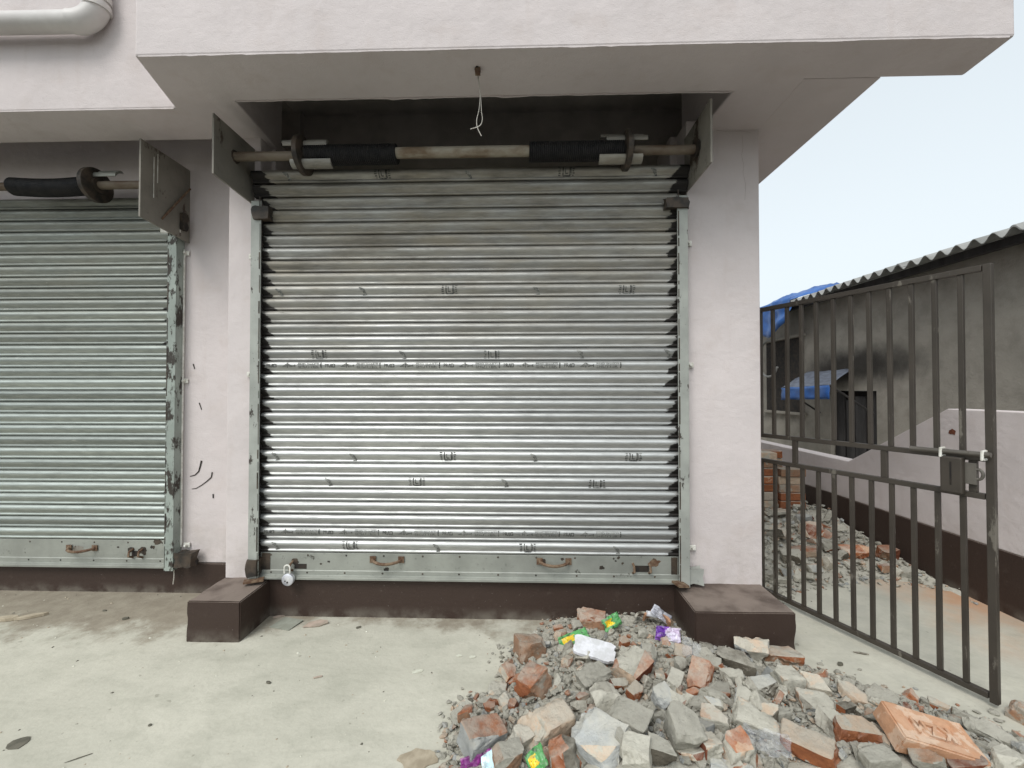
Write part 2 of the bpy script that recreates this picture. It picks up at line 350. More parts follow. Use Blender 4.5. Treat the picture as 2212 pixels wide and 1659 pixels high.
# ------------------------------------------------------------------ shop building
S = 2.79                                    # underside of the canopy
B = empty('shop_building', (0, 2.4, 0))
tag(B, 'pale pink plastered shop front with canopy and brown plinth', 'building')
Bm = B.matrix_basis.copy()
def bpart(mb, name, mat, label=None, bevel=.006, smooth=None):
    o = mb.build(name, mat, None, smooth); o.parent = B; o.location = (0, -2.4, 0)
    if bevel:
        b = o.modifiers.new('edge', 'BEVEL'); b.width = bevel; b.segments = 2; b.limit_method = 'ANGLE'; b.angle_limit = R(35)
    if label: o['label'] = label
    return o
def rough(mb, st=.035, amp=.0035):
    me = mb.mesh('t', M['brown']); bm = bmesh.new(); bm.from_mesh(me); bpy.data.meshes.remove(me)
    bmesh.ops.bevel(bm, geom=bm.edges[:], offset=.005, segments=2, affect='EDGES', material=-1)
    for _ in range(7):
        el = [e for e in bm.edges if e.calc_length() > st * 1.6]
        if not el: break
        bmesh.ops.subdivide_edges(bm, edges=el, cuts=1, use_grid_fill=True)
    bmesh.ops.triangulate(bm, faces=[f for f in bm.faces if len(f.verts) > 4]); bm.normal_update()
    for v in bm.verts:
        c = v.co; edge = max(0, 1 - max(abs(n_.normal.dot(v.normal)) for n_ in v.link_faces) + .02)
        d = amp * (noise.noise(c * 5) * 1.2 + noise.noise(c * 19) * .6) - (.006 * max(0, noise.noise(c * 14 + Vector((7, 0, 0))) - .1) * 2 if edge > .05 else 0)
        v.co += v.normal * d
    out = MB(); out.v = [tuple(v.co) for v in bm.verts]; out.f = [tuple(v.index for v in f.verts) for f in bm.faces]; out.m = [0] * len(out.f); bm.free(); return out
PLAN = [(-9, 2.13), (-1.84, 2.13), (-1.735, 1.79), (2.07, 1.79), (2.085, 2.015), (1.347, 2.015), (1.347, 2.62), (.99, 2.62), (1.045, 2.09),
        (-1.488, 2.09), (-1.525, 2.57), (-1.70, 2.57), (-1.70, 2.41), (-9, 2.41)]
m = MB(); m.prism(PLAN, S, 3.9); canopy = bpart(m, 'canopy', M['plaster'], 'white plastered canopy with a shaded underside', .009)
m = MB(); m.box(1.351, 1.72, 2.03, 9, S + .012, 3.88); bpart(m, 'side_overhang', M['plaster'])
m = MB(); m.box(-8.9, -1.62, 2.2, 8.9, 3.25, 3.86); m.box(-1.619, 1.33, 2.05, 8.9, 3.251, 3.859); bpart(m, 'ceiling', M['plaster_bare'])
m = MB(); m.box(-9, -1.72, 2.64, 2.80, .19, 3.3); bpart(m, 'wall', M['plaster'], 'plain wall around the shutter at the frame edge')
m = MB(); m.box(-9, -1.73, 2.63, 2.82, -.05, .187); bpart(m, 'plinth', M['brown'], 'brown plinth below the shutter cut by the frame')
m = MB(); m.prism([(-1.741, 2.40), (-1.552, 2.40), (-1.552, 2.51), (-1.53, 2.51), (-1.53, 2.83), (-1.741, 2.83)], .1, S + .06); bpart(m, 'pillar', M['plaster'])
m = MB(); m.prism([(.935, 2.40), (1.345, 2.40), (1.345, 9), (1.1, 9), (1.1, 2.80), (.895, 2.80), (.895, 2.55), (.935, 2.55)], .1, S + .06); bpart(m, 'pillar', M['plaster'], 'corner pillar running back as the side wall')
m = MB(); m.box(-1.565, .96, 2.378, 2.62, -.05, .213); bpart(rough(m, .05, .0025), 'plinth', M['brown'], 'brown plinth below the central shutter', 0, 40)
m = MB(); m.box(-1.735, -1.56, 2.84, 5, 0, 3.3); m.box(-1.6, 1.12, 2.9, 3.05, 0, 3.3); m.box(-1.55, 1.1, 2.64, 4.89, -.02, .15); bpart(m, 'room_shell', M['plaster_bare'])
def crack(pts, Y):
    m = MB(); P = [at_y(px, py, Y) for px, py in pts]
    for a, b in zip(P, P[1:]):
        d = (b - a).normalized(); nn = Vector((-d.z, 0, d.x)) * .0004; m.add([a - nn, b - nn, b + nn, a + nn], [(0, 1, 2, 3)])
    bpart(m, 'hairline_crack', M['rust'], None, 0)
crack([(1603, 292), (1605, 318), (1602, 336), (1607, 358), (1605, 372), (1611, 400), (1609, 432)], 2.3975)
crack([(1548, 281), (1575, 285), (1600, 283), (1622, 286)], 2.3975)
def step(x0, x1, y0, y1, z, label):
    m = MB(); m.box(x0, x1, y0, y1, -.04, z); o = bpart(rough(m), 'step', M['brown'], label, 0, 40); return o
step(-1.745, -1.462, 2.125, 2.55, .208, 'brown step left of the central shutter')
step(.845, 1.335, 2.098, 2.6, .205, 'brown step at the foot of the corner pillar')
# ragged plaster lips along the canopy edges
rnd = random.Random(5)
def lip(name, a, b, depth, n=90, th=.006, y=True):
    a, b = Vector(a), Vector(b); m = MB(); prev = None; d = 0
    for i in range(n + 1):
        p = a.lerp(b, i / n); d = max(.0012, d * .7 + rnd.uniform(-.4, 1) * depth * .5)
        if rnd.random() < .05: d = depth * 1.6
        row = [p + Vector((0, -th / 2, .008)), p + Vector((0, th / 2, .008)), p + Vector((0, th / 2, -d)), p + Vector((0, -th / 2, -d))]
        if prev:
            vs = prev + row; m.add(vs, [(0, 4, 5, 1), (1, 5, 6, 2), (2, 6, 7, 3), (3, 7, 4, 0)])
        prev = row
    bpart(m, name, M['plaster'], None, 0)
lip('plaster_lip', (-1.482, 2.088, S), (1.04, 2.088, S), .005)
lip('plaster_lip', (-1.72, 1.795, S), (2.05, 1.795, S), .003, 160)
lip('plaster_lip', (-5, 2.135, S), (-1.85, 2.135, S), .002, 80)
# scuff marks on the wall
def mark(pts, w):
    m = MB(); P = [at_y(px, py, 2.64) for px, py in pts]
    wid = w
    for i, (a, b) in enumerate(zip(P, P[1:])):
        ww = wid * (1 - .75 * i / len(P)); d = (b - a).normalized(); nn = Vector((-d.z, 0, d.x)) * ww / 2
        m.add([v + Vector((0, -.0025, 0)) for v in (a - nn, b - nn * .8, b + nn * .8, a + nn)], [(0, 1, 2, 3)])
    bpart(m, 'scuff_mark', M['dark'], None, 0)
mark([(436, 995), (433, 1007), (430, 1018), (422, 1026), (411, 1029)], .012)
mark([(459, 1020), (457, 1031), (447, 1040), (436, 1048), (424, 1055), (415, 1056)], .009)
mark([(461, 1067), (461, 1076)], .010); mark([(431, 870), (436, 885)], .007); mark([(418, 786), (421, 797)], .008)
m = MB()
for a in range(9):
    m.add([at_y(1032 + 7 * math.cos(a * .7), 150 + 6 * math.sin(a * .7), 1.93)], [])
p0 = at_z(1032, 150, S - .002)
ring = [p0 + Vector((.014 * math.cos(a * .63) * rnd.uniform(.7, 1.2), .02 * math.sin(a * .63) * rnd.uniform(.7, 1.2), 0)) for a in range(10)]
m = MB(); m.add(ring, [tuple(range(10))]); bpart(m, 'wiring_hole', M['dark'], None, 0)

# ------------------------------------------------------------------ rolling shutters
def prof(t, p):
    """slat bulge towards the street at height fraction t (0 bottom, 1 top)"""
    if t > .27:
        u = (t - .27) / .73; return -.001 + .0185 * math.sin(math.pi * min(1, u ** 1.45 * .955 + .035)) ** .72
    if t > .05:
        u = (t - .05) / .22; return .0025 + .0062 * math.sin(math.pi * u) ** .7
    return -.0105
def slat_mesh(name, w, p, mat, rr):
    ts = [0, .02, .045, .075, .11, .16, .215, .25, .272, .295, .34, .41, .5, .6, .7, .79, .87, .93, .975, .998]
    nx = 10; m = MB(); vs = []
    offs = [rr.uniform(-.0016, .0016) for _ in range(nx + 1)]
    for i in range(nx + 1):
        x = -w / 2 + w * i / nx
        vs += [(x, -prof(t, p) + offs[i] * .6, (t - .5) * p) for t in ts]
        vs += [(x, .012, .5 * p), (x, .012, -.5 * p)]
    k = len(ts) + 2
    fs = [(i * k + j, (i + 1) * k + j, (i + 1) * k + (j + 1) % k, i * k + (j + 1) % k) for i in range(nx) for j in range(k)]
    fs += [tuple(range(k)), tuple(nx * k + j for j in range(k))[::-1]]
    m.add(vs, fs); return m.mesh(name, mat, 50)

def text_mesh(body, size, bold=0.0):
    cu = bpy.data.curves.new('txt', 'FONT'); cu.body = body; cu.size = size; cu.offset = bold; cu.resolution_u = 2
    ob = bpy.data.objects.new('txt', cu); C.objects.link(ob)
    dg = bpy.context.evaluated_depsgraph_get(); dg.update()
    me = bpy.data.meshes.new_from_object(ob.evaluated_get(dg)); bpy.data.objects.remove(ob)
    vs = [v.co.copy() for v in me.vertices]; fs = [tuple(p.vertices) for p in me.polygons]
    bpy.data.meshes.remove(me); return vs, fs
def add_text(mb, tm, x, z, w, h):
    vs, fs = tm; x0 = min(v.x for v in vs); x1 = max(v.x for v in vs); y0 = min(v.y for v in vs); y1 = max(v.y for v in vs)
    mb.add([(x + (v.x - x0) / (x1 - x0) * w, 0, z + (v.y - y0) / (y1 - y0) * h) for v in vs], fs)
T1 = text_mesh('PRSD SHAKTI', 1, .02); T2 = text_mesh('SHUTTER', 1, .03); T3 = text_mesh('PR', 1, .012)
def conform(mb, p, name, mats, parent):
    me = mb.mesh(name, mats); bm = bmesh.new(); bm.from_mesh(me)
    for k in range(1, 22):
        bmesh.ops.bisect_plane(bm, geom=bm.verts[:] + bm.edges[:] + bm.faces[:], plane_co=(0, 0, (k / 22 - .5) * p), plane_no=(0, 0, 1))
    for v in bm.verts: v.co.y = -prof(v.co.z / p + .5, p) - .0016
    bm.to_mesh(me); bm.free(); me.update(); return put(name, me, parent)
def brand_row(mb, x, p):
    """one repeat of the printed mark, 0.34 m long, starting at x"""
    mb.mi = 0; z = .0
    add_text(mb, T3, x, z + .001, .026, .022)
    mb.strip([(x + .027, z + .001), (x + .035, z + .023), (x + .037, z + .001)], .004, 0)
    mb.strip([(x + .042, z + .006), (x + .042, z + .021), (x + .056, z + .021), (x + .056, z + .003), (x + .034, z + .003)], .004, 0)
    mb.mi = 1; c = x + .122
    mb.strip([(x + .07, z + .008), (x + .165, z + .008)], .002, 0)
    mb.add([(c - .034, 0, z + .004), (c - .008, 0, z + .004), (c - .004, 0, z + .026)], [(0, 1, 2)])
    for k in range(4): mb.strip([(c, z + .025), (c + .012 + k * .008, z + .006)], .0026, 0)
    mb.mi = 0; mb.strip([(c, z), (c, z + .029)], .005, 0)
    mb.add([(c + .012, 0, z + .002), (c + .045, 0, z + .010), (c + .045, 0, z + .014), (c + .012, 0, z + .010)], [(0, 1, 2, 3)])
    mb.strip([(c + .043, z + .002), (c + .043, z + .018)], .004, 0)
    mb.mi = 1
    add_text(mb, T1, x + .182, z + .015, .124, .011); add_text(mb, T2, x + .182, z - .002, .120, .014)
    mb.strip([(x + .182, z + .029), (x + .306, z + .029)], .0014, 0); mb.strip([(x + .182, z - .005), (x + .306, z - .005)], .0014, 0)
    mb.mi = 0; mb.strip([(x + .317, z - .004), (x + .317, z + .029)], .007, 0)
def stamp(mb, x, kind, rr):
    n0 = len(mb.v); _stamp(mb, x, kind, rr); mb.v[n0:] = [((v[0] - x) * 1.3 + x, v[1], max(-.022, min(.031, v[2] * 1.3))) for v in mb.v[n0:]]
def _stamp(mb, x, kind, rr):
    z = rr.uniform(-.006, .004)
    if kind:      # square quality mark between two columns of small type
        mb.mi = 0
        mb.strip([(x - .015, z + .022), (x - .015, z - .014), (x + .015, z - .014), (x + .015, z + .022)], .005, 0)
        mb.strip([(x - .005, z + .016), (x - .005, z - .005), (x + .006, z - .005)], .004, 0)
        for s in (-1, 1):
            for k in range(5): mb.strip([(x + s * .025, z + .02 - k * .008), (x + s * (.031 + rr.uniform(0, .006)), z + .02 - k * .008)], .0042, 0)
        mb.strip([(x + .02, z - .012), (x + .02, z + .02)], .003, 0)
    else:
        mb.mi = 1
        mb.strip([(x - .016, z + .018), (x + .004, z + .012)], .006, 0); mb.strip([(x + .004, z + .012), (x + .012, z - .012)], .007, 0)
        for k in range(4): mb.strip([(x - .012 + k * .006, z + .01 - k * .006), (x + .002 + k * .003, z + .006 - k * .006)], .004, 0)
        mb.mi = 0; mb.strip([(x - .002, z - .014), (x + .014, z - .012)], .005, 0)

def shutter(name, label, x0, x1, Y, z0, zb, zt, n, wide, mslat, mguide, prints):
    """slats from zb to zt, bottom plate z0..zb, curtain between x0 and x1"""
    cx = (x0 + x1) / 2; w = x1 - x0; T = empty(name, (cx, Y, z0)); tag(T, label, 'shutter', 'rolling shutters of the shop front')
    p = (zt - zb) / n; rr = random.Random(int(Y * 100))
    narrow = [slat_mesh('slat', w + .03, p, mslat, rr) for _ in range(4)]; broad = slat_mesh('slat', w + .135, p, mslat, rr)
    slats = []
    for i in range(n):
        zc = zt - (i + .5) * p
        s = put('slat', broad if i < wide else narrow[i % 4], T, (rr.uniform(-.004, .004), rr.uniform(-.0015, .0015) - ((.026, .007)[i] if i < wide else 0), zc - z0), ((.34, .16)[i] if i < wide else rr.gauss(0, .022), rr.uniform(-.0008, .0008), 0))
        slats.append(s)
    for i, items in prints.items():
        if items == 'brand':
            x = -w / 2 + .02
            while x < w / 2 - .3:
                mb = MB(); brand_row(mb, x, p); x += .3415; conform(mb, p, 'printed_mark', [M['ink'], M['ink_pale']], slats[i])
        else:
            for px, kind in items:
                mb = MB(); stamp(mb, at_y(px, 900, Y).x - cx, kind, rr); conform(mb, p, 'printed_mark', [M['ink'], M['ink_pale']], slats[i])
    # bottom plate with a folded lip
    h = zb - z0; m = MB(); hw = w / 2 + .012
    pr = [(.010, h), (-.004, h), (-.004, h * .62), (-.004, h * .31), (-.0075, h * .30), (-.0075, h * .12), (-.030, h * .09), (-.030, 0), (.010, 0)]
    vs = [(x, y, z) for x in (-hw, hw) for y, z in pr]; k = len(pr)
    m.add(vs, [tuple(range(k)), tuple(range(k, 2 * k))[::-1]] + [(j, k + j, k + (j + 1) % k, (j + 1) % k) for j in range(k)])
    plate = m.build('bottom_plate', [M['plate']], T, None, bevel=.0015)
    m = MB()
    for zz in (h * .90, h * .22):
        x = -hw + .06
        while x < hw - .05:
            c = Vector((x + rr.uniform(-.006, .006), -.004 if zz > h * .5 else -.0075, zz)); q = [c + Vector((.006 * math.cos(a), 0, .006 * math.sin(a))) for a in [k * math.pi / 4 for k in range(8)]]
            t = c + Vector((0, -.003, 0)); m.add(q + [t], [(i, (i + 1) % 8, 8) for i in range(8)]); x += .218
    tag(m.build('rivets', M['grease'], plate), kind='stuff')
    # guide rails: C-channels, open towards the curtain
    for sx, xe in ((-1, x0), (1, x1)):
        m = MB(); a, b = (xe - .058, xe) if sx < 0 else (xe, xe + .058)
        zt2 = zt - 2.45 * p; z_b = z0 - .008
        m.box(a - cx, b - cx, -.047, -.040, z_b - z0, zt2 - z0)            # front flange
        web = (a, a + .005) if sx < 0 else (b - .005, b)
        m.box(web[0] - cx, web[1] - cx, -.0395, .018, z_b - z0 + .001, zt2 - z0 - .001)
        gr = m.build('guide_rail', mguide, T, bevel=.0012)
        m = MB(); m.box(a - cx + .004, b - cx - .006 if sx < 0 else b - cx - .004, -.0395, -.036, z_b - z0, zt2 - z0)
        # black grease along the running edge
        e = xe - .003 if sx < 0 else xe + .003; m = MB()
        z = z_b + .02
        while z < zt2 - .05:
            hgt = rr.uniform(.012, .16); dx = rr.uniform(.002, .008)
            m.box(min(e, e + sx * dx) - cx, max(e, e + sx * dx) - cx, -.0482, -.0395, z - z0, z + hgt - z0); z += hgt + rr.uniform(0, .05)
        tag(m.build('grease_smears', M['grease'], gr), kind='stuff')
    return T, plate, slats, p, h
M['slat_mid'] = slat_mat('galvanised_slat', 1.185, (.51, .515, .505), .05, 1.1)
M['slat_left'] = slat_mat('dusty_green_grey_slat', 1.26, (.38, .41, .385), .04, .5)
YS, YL = 2.372, 2.615
MX0, MX1 = at_y(571, 900, YS).x, at_y(1459, 900, YS).x
PR = {0: [(623, 0), (828, 1), (1012, 0), (1222, 1), (1410, 0)], 9: [(605, 0), (785, 0), (972, 1), (1160, 0), (1355, 1)],
      14: [(690, 1), (870, 0), (1062, 1), (1253, 0), (1440, 0)], 15: 'brand', 22: [(600, 0), (767, 0), (970, 1), (1155, 0), (1368, 1)],
      24: [(712, 0), (901, 1), (1090, 0), (1287, 1)], 28: 'brand', 29: [(600, 0), (760, 1), (945, 0), (1140, 1), (1330, 0)]}
zbM = at_y(1010, 1197, YS).z; ztM = at_y(1010, 369, YS).z; z0M = at_y(1010, 1252, YS).z
mid, mplate, mslats, mp, mh = shutter('rolling_shutter', 'closed silver rolling shutter between the two brown steps, padlocked', MX0, MX1, YS, z0M, zbM, ztM, 30, 2, M['slat_mid'], M['guide'], PR)
LX1 = at_y(371, 900, YL).x
zbL = at_y(200, 1165, YL).z; ztL = at_y(250, 428, YL).z; z0L = at_y(200, 1222, YL).z
lef, lplate, lslats, lp, lh = shutter('rolling_shutter', 'dull green-grey rolling shutter cut off by the photo edge', LX1 - 2.5, LX1, YL, z0L, zbL, ztL, 30, 0, M['slat_left'], M['guide_old'], {})

def wpart(T, mb, name, mat, parent=None, smooth=None, bevel=None):
    """part given in world coordinates"""
    par = parent or T; base = T.location.copy()
    if parent: base = base + parent.location
    mb.v = [tuple(Vector(v) - base) for v in mb.v]
    return mb.build(name, mat, par, smooth, None, None, bevel)
def bracket(T, x, y0, y1, z0, z1, cut, lo):
    m = MB(); th = .005
    poly = [(y0, z0 + lo), (y0, z1), (y1, z1 - cut), (y1, z0)]
    vs = [(x - th, y, z) for y, z in poly] + [(x + th, y, z) for y, z in poly]
    m.add(vs, [(0, 1, 2, 3), (7, 6, 5, 4), (0, 4, 5, 1), (1, 5, 6, 2), (2, 6, 7, 3), (3, 7, 4, 0)])
    return wpart(T, m, 'bracket_plate', M['bracket'], bevel=.001)
bracket(mid, at_y(460, 300, 2.075).x, 2.075, 2.41, at_y(547, 441, 2.385).z, at_y(460, 244, 2.075).z, .0, .02)
bracket(mid, at_y(1537, 300, 2.075).x, 2.075, 2.41, at_y(1487, 414, 2.385).z, at_y(1537, 213, 2.075).z, .0, .0)
bracket(lef, at_y(302, 360, 2.28).x, 2.28, 2.63, at_y(408, 522, 2.6).z, at_y(302, 299, 2.28).z, .0, .03)
# angle stiffener and drips on the left bracket
bx = at_y(302, 360, 2.28).x
m = MB(); m.tube([(bx + .006, 2.42, at_y(345, 470, 2.4).z), (bx + .03, 2.60, at_y(420, 408, 2.6).z)], .006, 6); wpart(lef, m, 'tie_rod', M['rust'])
for yy, a, b in ((2.36, .06, .30), (2.385, .03, .2)):
    m = MB(); zt_ = at_y(302, 299, 2.28).z; m.box(bx + .006, bx + .009, yy, yy + .004, zt_ - b, zt_ - a); wpart(lef, m, 'paint_drip', M['white_steel'])

def lathe_x(mb, xs, rs, y, z, seg=28):
    mb.tube([(x, y, z) for x in xs], rs, seg)
def shaft_set(T, xl, xr, y, z, drums, wheels, center, bend=0):
    m = MB(); m.tube([(xl, y, z), (xr, y, z)], .024, 18); sh = wpart(T, m, 'shaft', M['rustpipe'], smooth=40)
    for a, b in drums:
        m = MB(); n = max(10, int((b - a) / .0105)); pts = []; rs = []
        for i in range(n * 2 + 1):
            x = a + (b - a) * i / (n * 2); pts.append((x, y, z - bend * math.sin(math.pi * i / (n * 2)) )); rs.append(.053 if i % 2 else .0485)
        rs[0] = .03; m.tube(pts, rs, 22); wpart(T, m, 'spring_drum', M['spring'], smooth=60)
    for x in wheels:
        m = MB(); m.tube([(x - .016, y, z), (x - .012, y, z), (x + .012, y, z), (x + .016, y, z)], [.094, .101, .101, .094], 30); m.tube([(x - .03, y, z), (x + .03, y, z)], .045, 20)
        wpart(T, m, 'pulley_wheel', M['grease'], smooth=40)
    if center:
        m = MB(); m.tube([(center[0], y - .012, z), (center[1], y - .012, z)], .028, 20); cp = wpart(T, m, 'centre_pipe', M['creampipe'], smooth=40)
    return sh
YSH = 2.235
shz = at_y(1000, 331, YSH).z
def X(px, Y=YSH): return at_y(px, 340, Y).x
shaft_set(mid, at_y(460, 300, 2.075).x + .004, at_y(1537, 300, 2.075).x - .004, YSH, shz, [(X(664), X(858)), (X(1142), X(1346))], [X(655), X(1354)], (X(856), X(1143)))
for px, s in ((502, 1), (1512, -1)):       # greasy bearing on the bracket
    m = MB(); x = X(px); m.tube([(x - .03, YSH, shz), (x + .02, YSH, shz)], [.055, .035], 9); wpart(mid, m, 'bearing', M['grease'])
SHL = 2.46
shzL = at_y(250, 400, SHL).z
shaft_set(lef, -4.6, at_y(302, 360, 2.28).x - .006, SHL, shzL, [(X(30, SHL), X(196, SHL)), (-4.4, -3.7)], [X(208, SHL), -4.42], None, .012)
# short slat straps that tie the curtain to the pulley wheels
def strap(T, x0, x1, y, z, r, a0, a1, rows, mat):
    m = MB()
    for k in range(rows):
        aa = [a0 + (a1 - a0) * (k + u) / rows for u in (.03, .2, .45, .7, .95)]; bul = (.0, .008, .011, .008, 0)
        pts = [(math.cos(a) * (r + b), math.sin(a) * (r + b)) for a, b in zip(aa, bul)] + [(math.cos(a) * (r - .003), math.sin(a) * (r - .003)) for a in aa[::-1]]
        dx = k * .025; n = len(pts)
        vs = [(x, y - c, z + s) for x in (x0 + dx, x1 + dx * .6) for c, s in pts]
        m.add(vs, [tuple(range(n)), tuple(range(n, 2 * n))[::-1]] + [(j, n + j, n + (j + 1) % n, (j + 1) % n) for j in range(n)])
    return wpart(T, m, 'slat_strap', mat, smooth=40)
strap(mid, X(608), X(705), YSH + .05, shz, .092, R(80), R(24), 2, M['slat_mid'])
strap(mid, X(1298), X(1390), YSH + .05, shz, .092, R(80), R(24), 2, M['slat_mid'])
strap(mid, X(636), X(722), YSH + .03, shz, .088, R(-28), R(-66), 1, M['slat_mid'])
strap(mid, X(1292), X(1384), YSH + .03, shz, .088, R(-28), R(-66), 1, M['slat_mid'])
strap(lef, X(170, SHL), X(256, SHL), SHL + .05, shzL, .092, R(80), R(24), 2, M['slat_left'])

def clump(name, T, c, sx, sy, sz, mat, seed, parent=None):
    bm = bmesh.new(); bmesh.ops.create_cube(bm, size=2); bmesh.ops.subdivide_edges(bm, edges=bm.edges[:], cuts=3, use_grid_fill=True)
    rr = random.Random(seed); off = Vector((seed * 3.1, 0, 0))
    for v in bm.verts:
        k = 1 + .22 * noise.noise(v.co * 1.7 + off); v.co = Vector((v.co.x * sx * k, v.co.y * sy * k, v.co.z * sz * k)) + Vector(c) - T.location
    me = bpy.data.meshes.new(name); bm.to_mesh(me); bm.free(); me.materials.append(mat); fixn(me, 45); return put(name, me, T)
clump('guide_stop', mid, at_y(566, 462, 2.33), .048, .02, .036, M['grease'], 1)
clump('guide_stop', mid, at_y(1461, 440, 2.33), .062, .02, .028, M['grease'], 2)
clump('guide_stop', lef, at_y(392, 480, 2.57), .03, .02, .055, M['grease'], 3)
m = MB(); a = at_y(346, 490, 2.55); b = at_y(388, 502, 2.55); m.box(a.x, b.x, 2.55, 2.562, b.z, a.z); wpart(lef, m, 'guide_clip', M['white_steel'], bevel=.002)
clump('foot_block', mid, at_y(549, 1224, 2.34), .03, .03, .045, M['grease'], 4)
clump('foot_block', mid, at_y(1495, 1243, 2.36), .05, .022, .042, M['guide'], 5)
clump('foot_block', lef, at_y(403, 1207, 2.58), .052, .03, .042, M['grease'], 6)
m = MB(); c = at_y(1470, 1262, 2.30); m.obox(c, (.03, .008, -.004), (-.01, .03, 0), (0, 0, .006)); wpart(mid, m, 'loose_flat_bar', M['rust'])
m = MB(); c = at_y(548, 1254, 2.31); m.obox(c, (.05, .012, .004), (-.01, .02, 0), (0, 0, .005)); wpart(mid, m, 'loose_flat_bar', M['rust'])
def clip(T, px, py, Y, s=1):
    m = MB(); c = at_y(px, py, Y)
    m.box(c.x - .02, c.x + .02, Y - .012, Y - .004, c.z - .015, c.z + .015); m.tube([(c.x, Y - .03, c.z), (c.x, Y - .004, c.z)], .008, 8); wpart(T, m, 'wall_clip', M['white_steel'], bevel=.002)
for px, py in ((547, 555), (543, 809), (545, 1126), (1485, 527), (1489, 789), (1494, 1182)): clip(mid, px, py, 2.40)
for px, py in ((405, 548), (402, 823), (406, 1176)): clip(lef, px, py, 2.64)
m = MB(); a = at_y(400.5, 540, 2.635); b = at_y(397, 1180, 2.635); m.tube([(a.x, 2.628, a.z), (a.x - .002, 2.628, .9), (a.x, 2.628, b.z)], .006, 8); wpart(lef, m, 'earth_strip', M['white_steel'])
m = MB(); a = at_y(376, 1228, 2.6); b = at_y(374, 1262, 2.6); m.tube([a, (a + b) / 2 + Vector((.003, 0, 0)), b], .003, 6); wpart(lef, m, 'hanging_wire', M['wire'])
# pulls, hasps and lock slots on the bottom plates
def pull(T, px0, px1, py, Y):
    a = at_y(px0, py, Y - .034); b = at_y(px1, py, Y - .034); m = MB(); n = 9; pts = []
    for i in range(n + 1):
        u = i / n; pts.append((a.x + (b.x - a.x) * u, Y - .012 - .042 * math.sin(math.pi * u) ** .5, a.z - .008 * math.sin(math.pi * u)))
    m.tube(pts, .0085, 8)
    for e in (a, b): m.box(e.x - .017, e.x + .017, Y - .0125, Y - .0075, a.z - .016, a.z + .02)
    wpart(T, m, 'handle', M['rust'], smooth=45)
pull(mid, 802, 864, 1213, YS); pull(mid, 1166, 1229, 1217, YS); pull(lef, 140, 196, 1187, YL)
def slot(T, px0, px1, py0, py1, Y, hasp):
    a = at_y(px0, py0, Y - .006); b = at_y(px1, py1, Y - .006); m = MB(); m.box(a.x, b.x, Y - .0052, Y - .0008, b.z, a.z); wpart(T, m, 'lock_slot', M['dark'])
    for e in hasp:
        m = MB(); c = at_y(e, (py0 + py1) / 2, Y - .02); m.tube([(c.x, Y - .003, c.z + .022), (c.x, Y - .03, c.z + .015), (c.x, Y - .035, c.z - .012), (c.x, Y - .003, c.z - .03)], .0065, 8); wpart(T, m, 'hasp_loop', M['rust'], smooth=40)
slot(mid, 636, 662, 1218, 1229, YS, (629,)); slot(mid, 1372, 1402, 1222, 1236, YS, (1369, 1404)); slot(lef, 284, 300, 1190, 1202, YL, (282, 303))
def rustspot(T, px, py, r, Y, seed, mat='rust'):
    rr = random.Random(seed); c = at_y(px, py, Y); n = 22; m = MB()
    pts = []
    for k in range(n):
        a = 2 * math.pi * k / n; q = r * (1 + .55 * noise.noise(Vector((math.cos(a) * 1.7, math.sin(a) * 1.7, seed * 2.3)))); pts.append((c.x + q * 1.25 * math.cos(a), Y, c.z + q * math.sin(a)))
    m.add([(c.x, Y, c.z)] + pts, [(0, i + 1, (i + 1) % n + 1) for i in range(n)]); return wpart(T, m, 'rust_stain', M[mat])
rustspot(mid, 1415, 1215, .02, YS - .0046, 1); rustspot(mid, 637, 1214, .018, YS - .0046, 2, 'grease')
for i, (px, py, r) in enumerate(((1336, 1205, .007), (1330, 1212, .005), (1345, 1217, .006), (710, 1213, .006), (693, 1218, .005), (1172, 1212, .014), (1215, 1208, .008), (1300, 1227, .011), (835, 1230, .012))): rustspot(mid, px, py, r, YS - .0046, 10 + i, 'grease')
for i, (px, py, r) in enumerate(((308, 1190, .024), (283, 1188, .016), (340, 1170, .02), (255, 1182, .006), (168, 1188, .03), (330, 1182, .012))): rustspot(lef, px, py, r, YL - .0046, 30 + i, 'grease' if i != 4 else 'bracket')
m = MB(); e = MX0; m.box(e - .004, e + .045, YS - .0062, YS - .0045, z0M + .045, zbM - .004); wpart(mid, m, 'grease_patch', M['grease'])
m = MB(); m.box(MX1 - .03, MX1 + .004, YS - .0062, YS - .0045, z0M + .045, zbM - .004); wpart(mid, m, 'grease_patch', M['grease'])

# padlock hanging from the hasp
pc = at_y(620, 1251, 2.325)
PL = empty('padlock', (pc.x, pc.y, pc.z - .03)); tag(PL, 'round silver padlock hanging from the central shutter', 'padlock')
m = MB(); m.tube([(0, -.012, .03), (0, -.0095, .03), (0, .0095, .03), (0, .012, .03)], [.028, .033, .033, .028], 28); body = m.build('lock_body', M['lock'], PL, 35); body.rotation_euler = (0, R(14), 0)
m = MB(); m.tube([(.016 * math.cos(a), 0, .062 + (.03 if 0 < i < 12 else 0) + .016 * math.sin(a)) for i, a in enumerate([math.pi * k / 12 for k in range(13)])], .0042, 8); m.build('shackle', M['white_steel'], PL, 40)
m = MB(); m.tube([(.004, -.0135, .018), (.004, -.0118, .018)], .005, 10); m.tube([(-.010, -.0135, .022), (-.010, -.0118, .022)], .004, 10); m.build('keyhole', M['dark'], body)

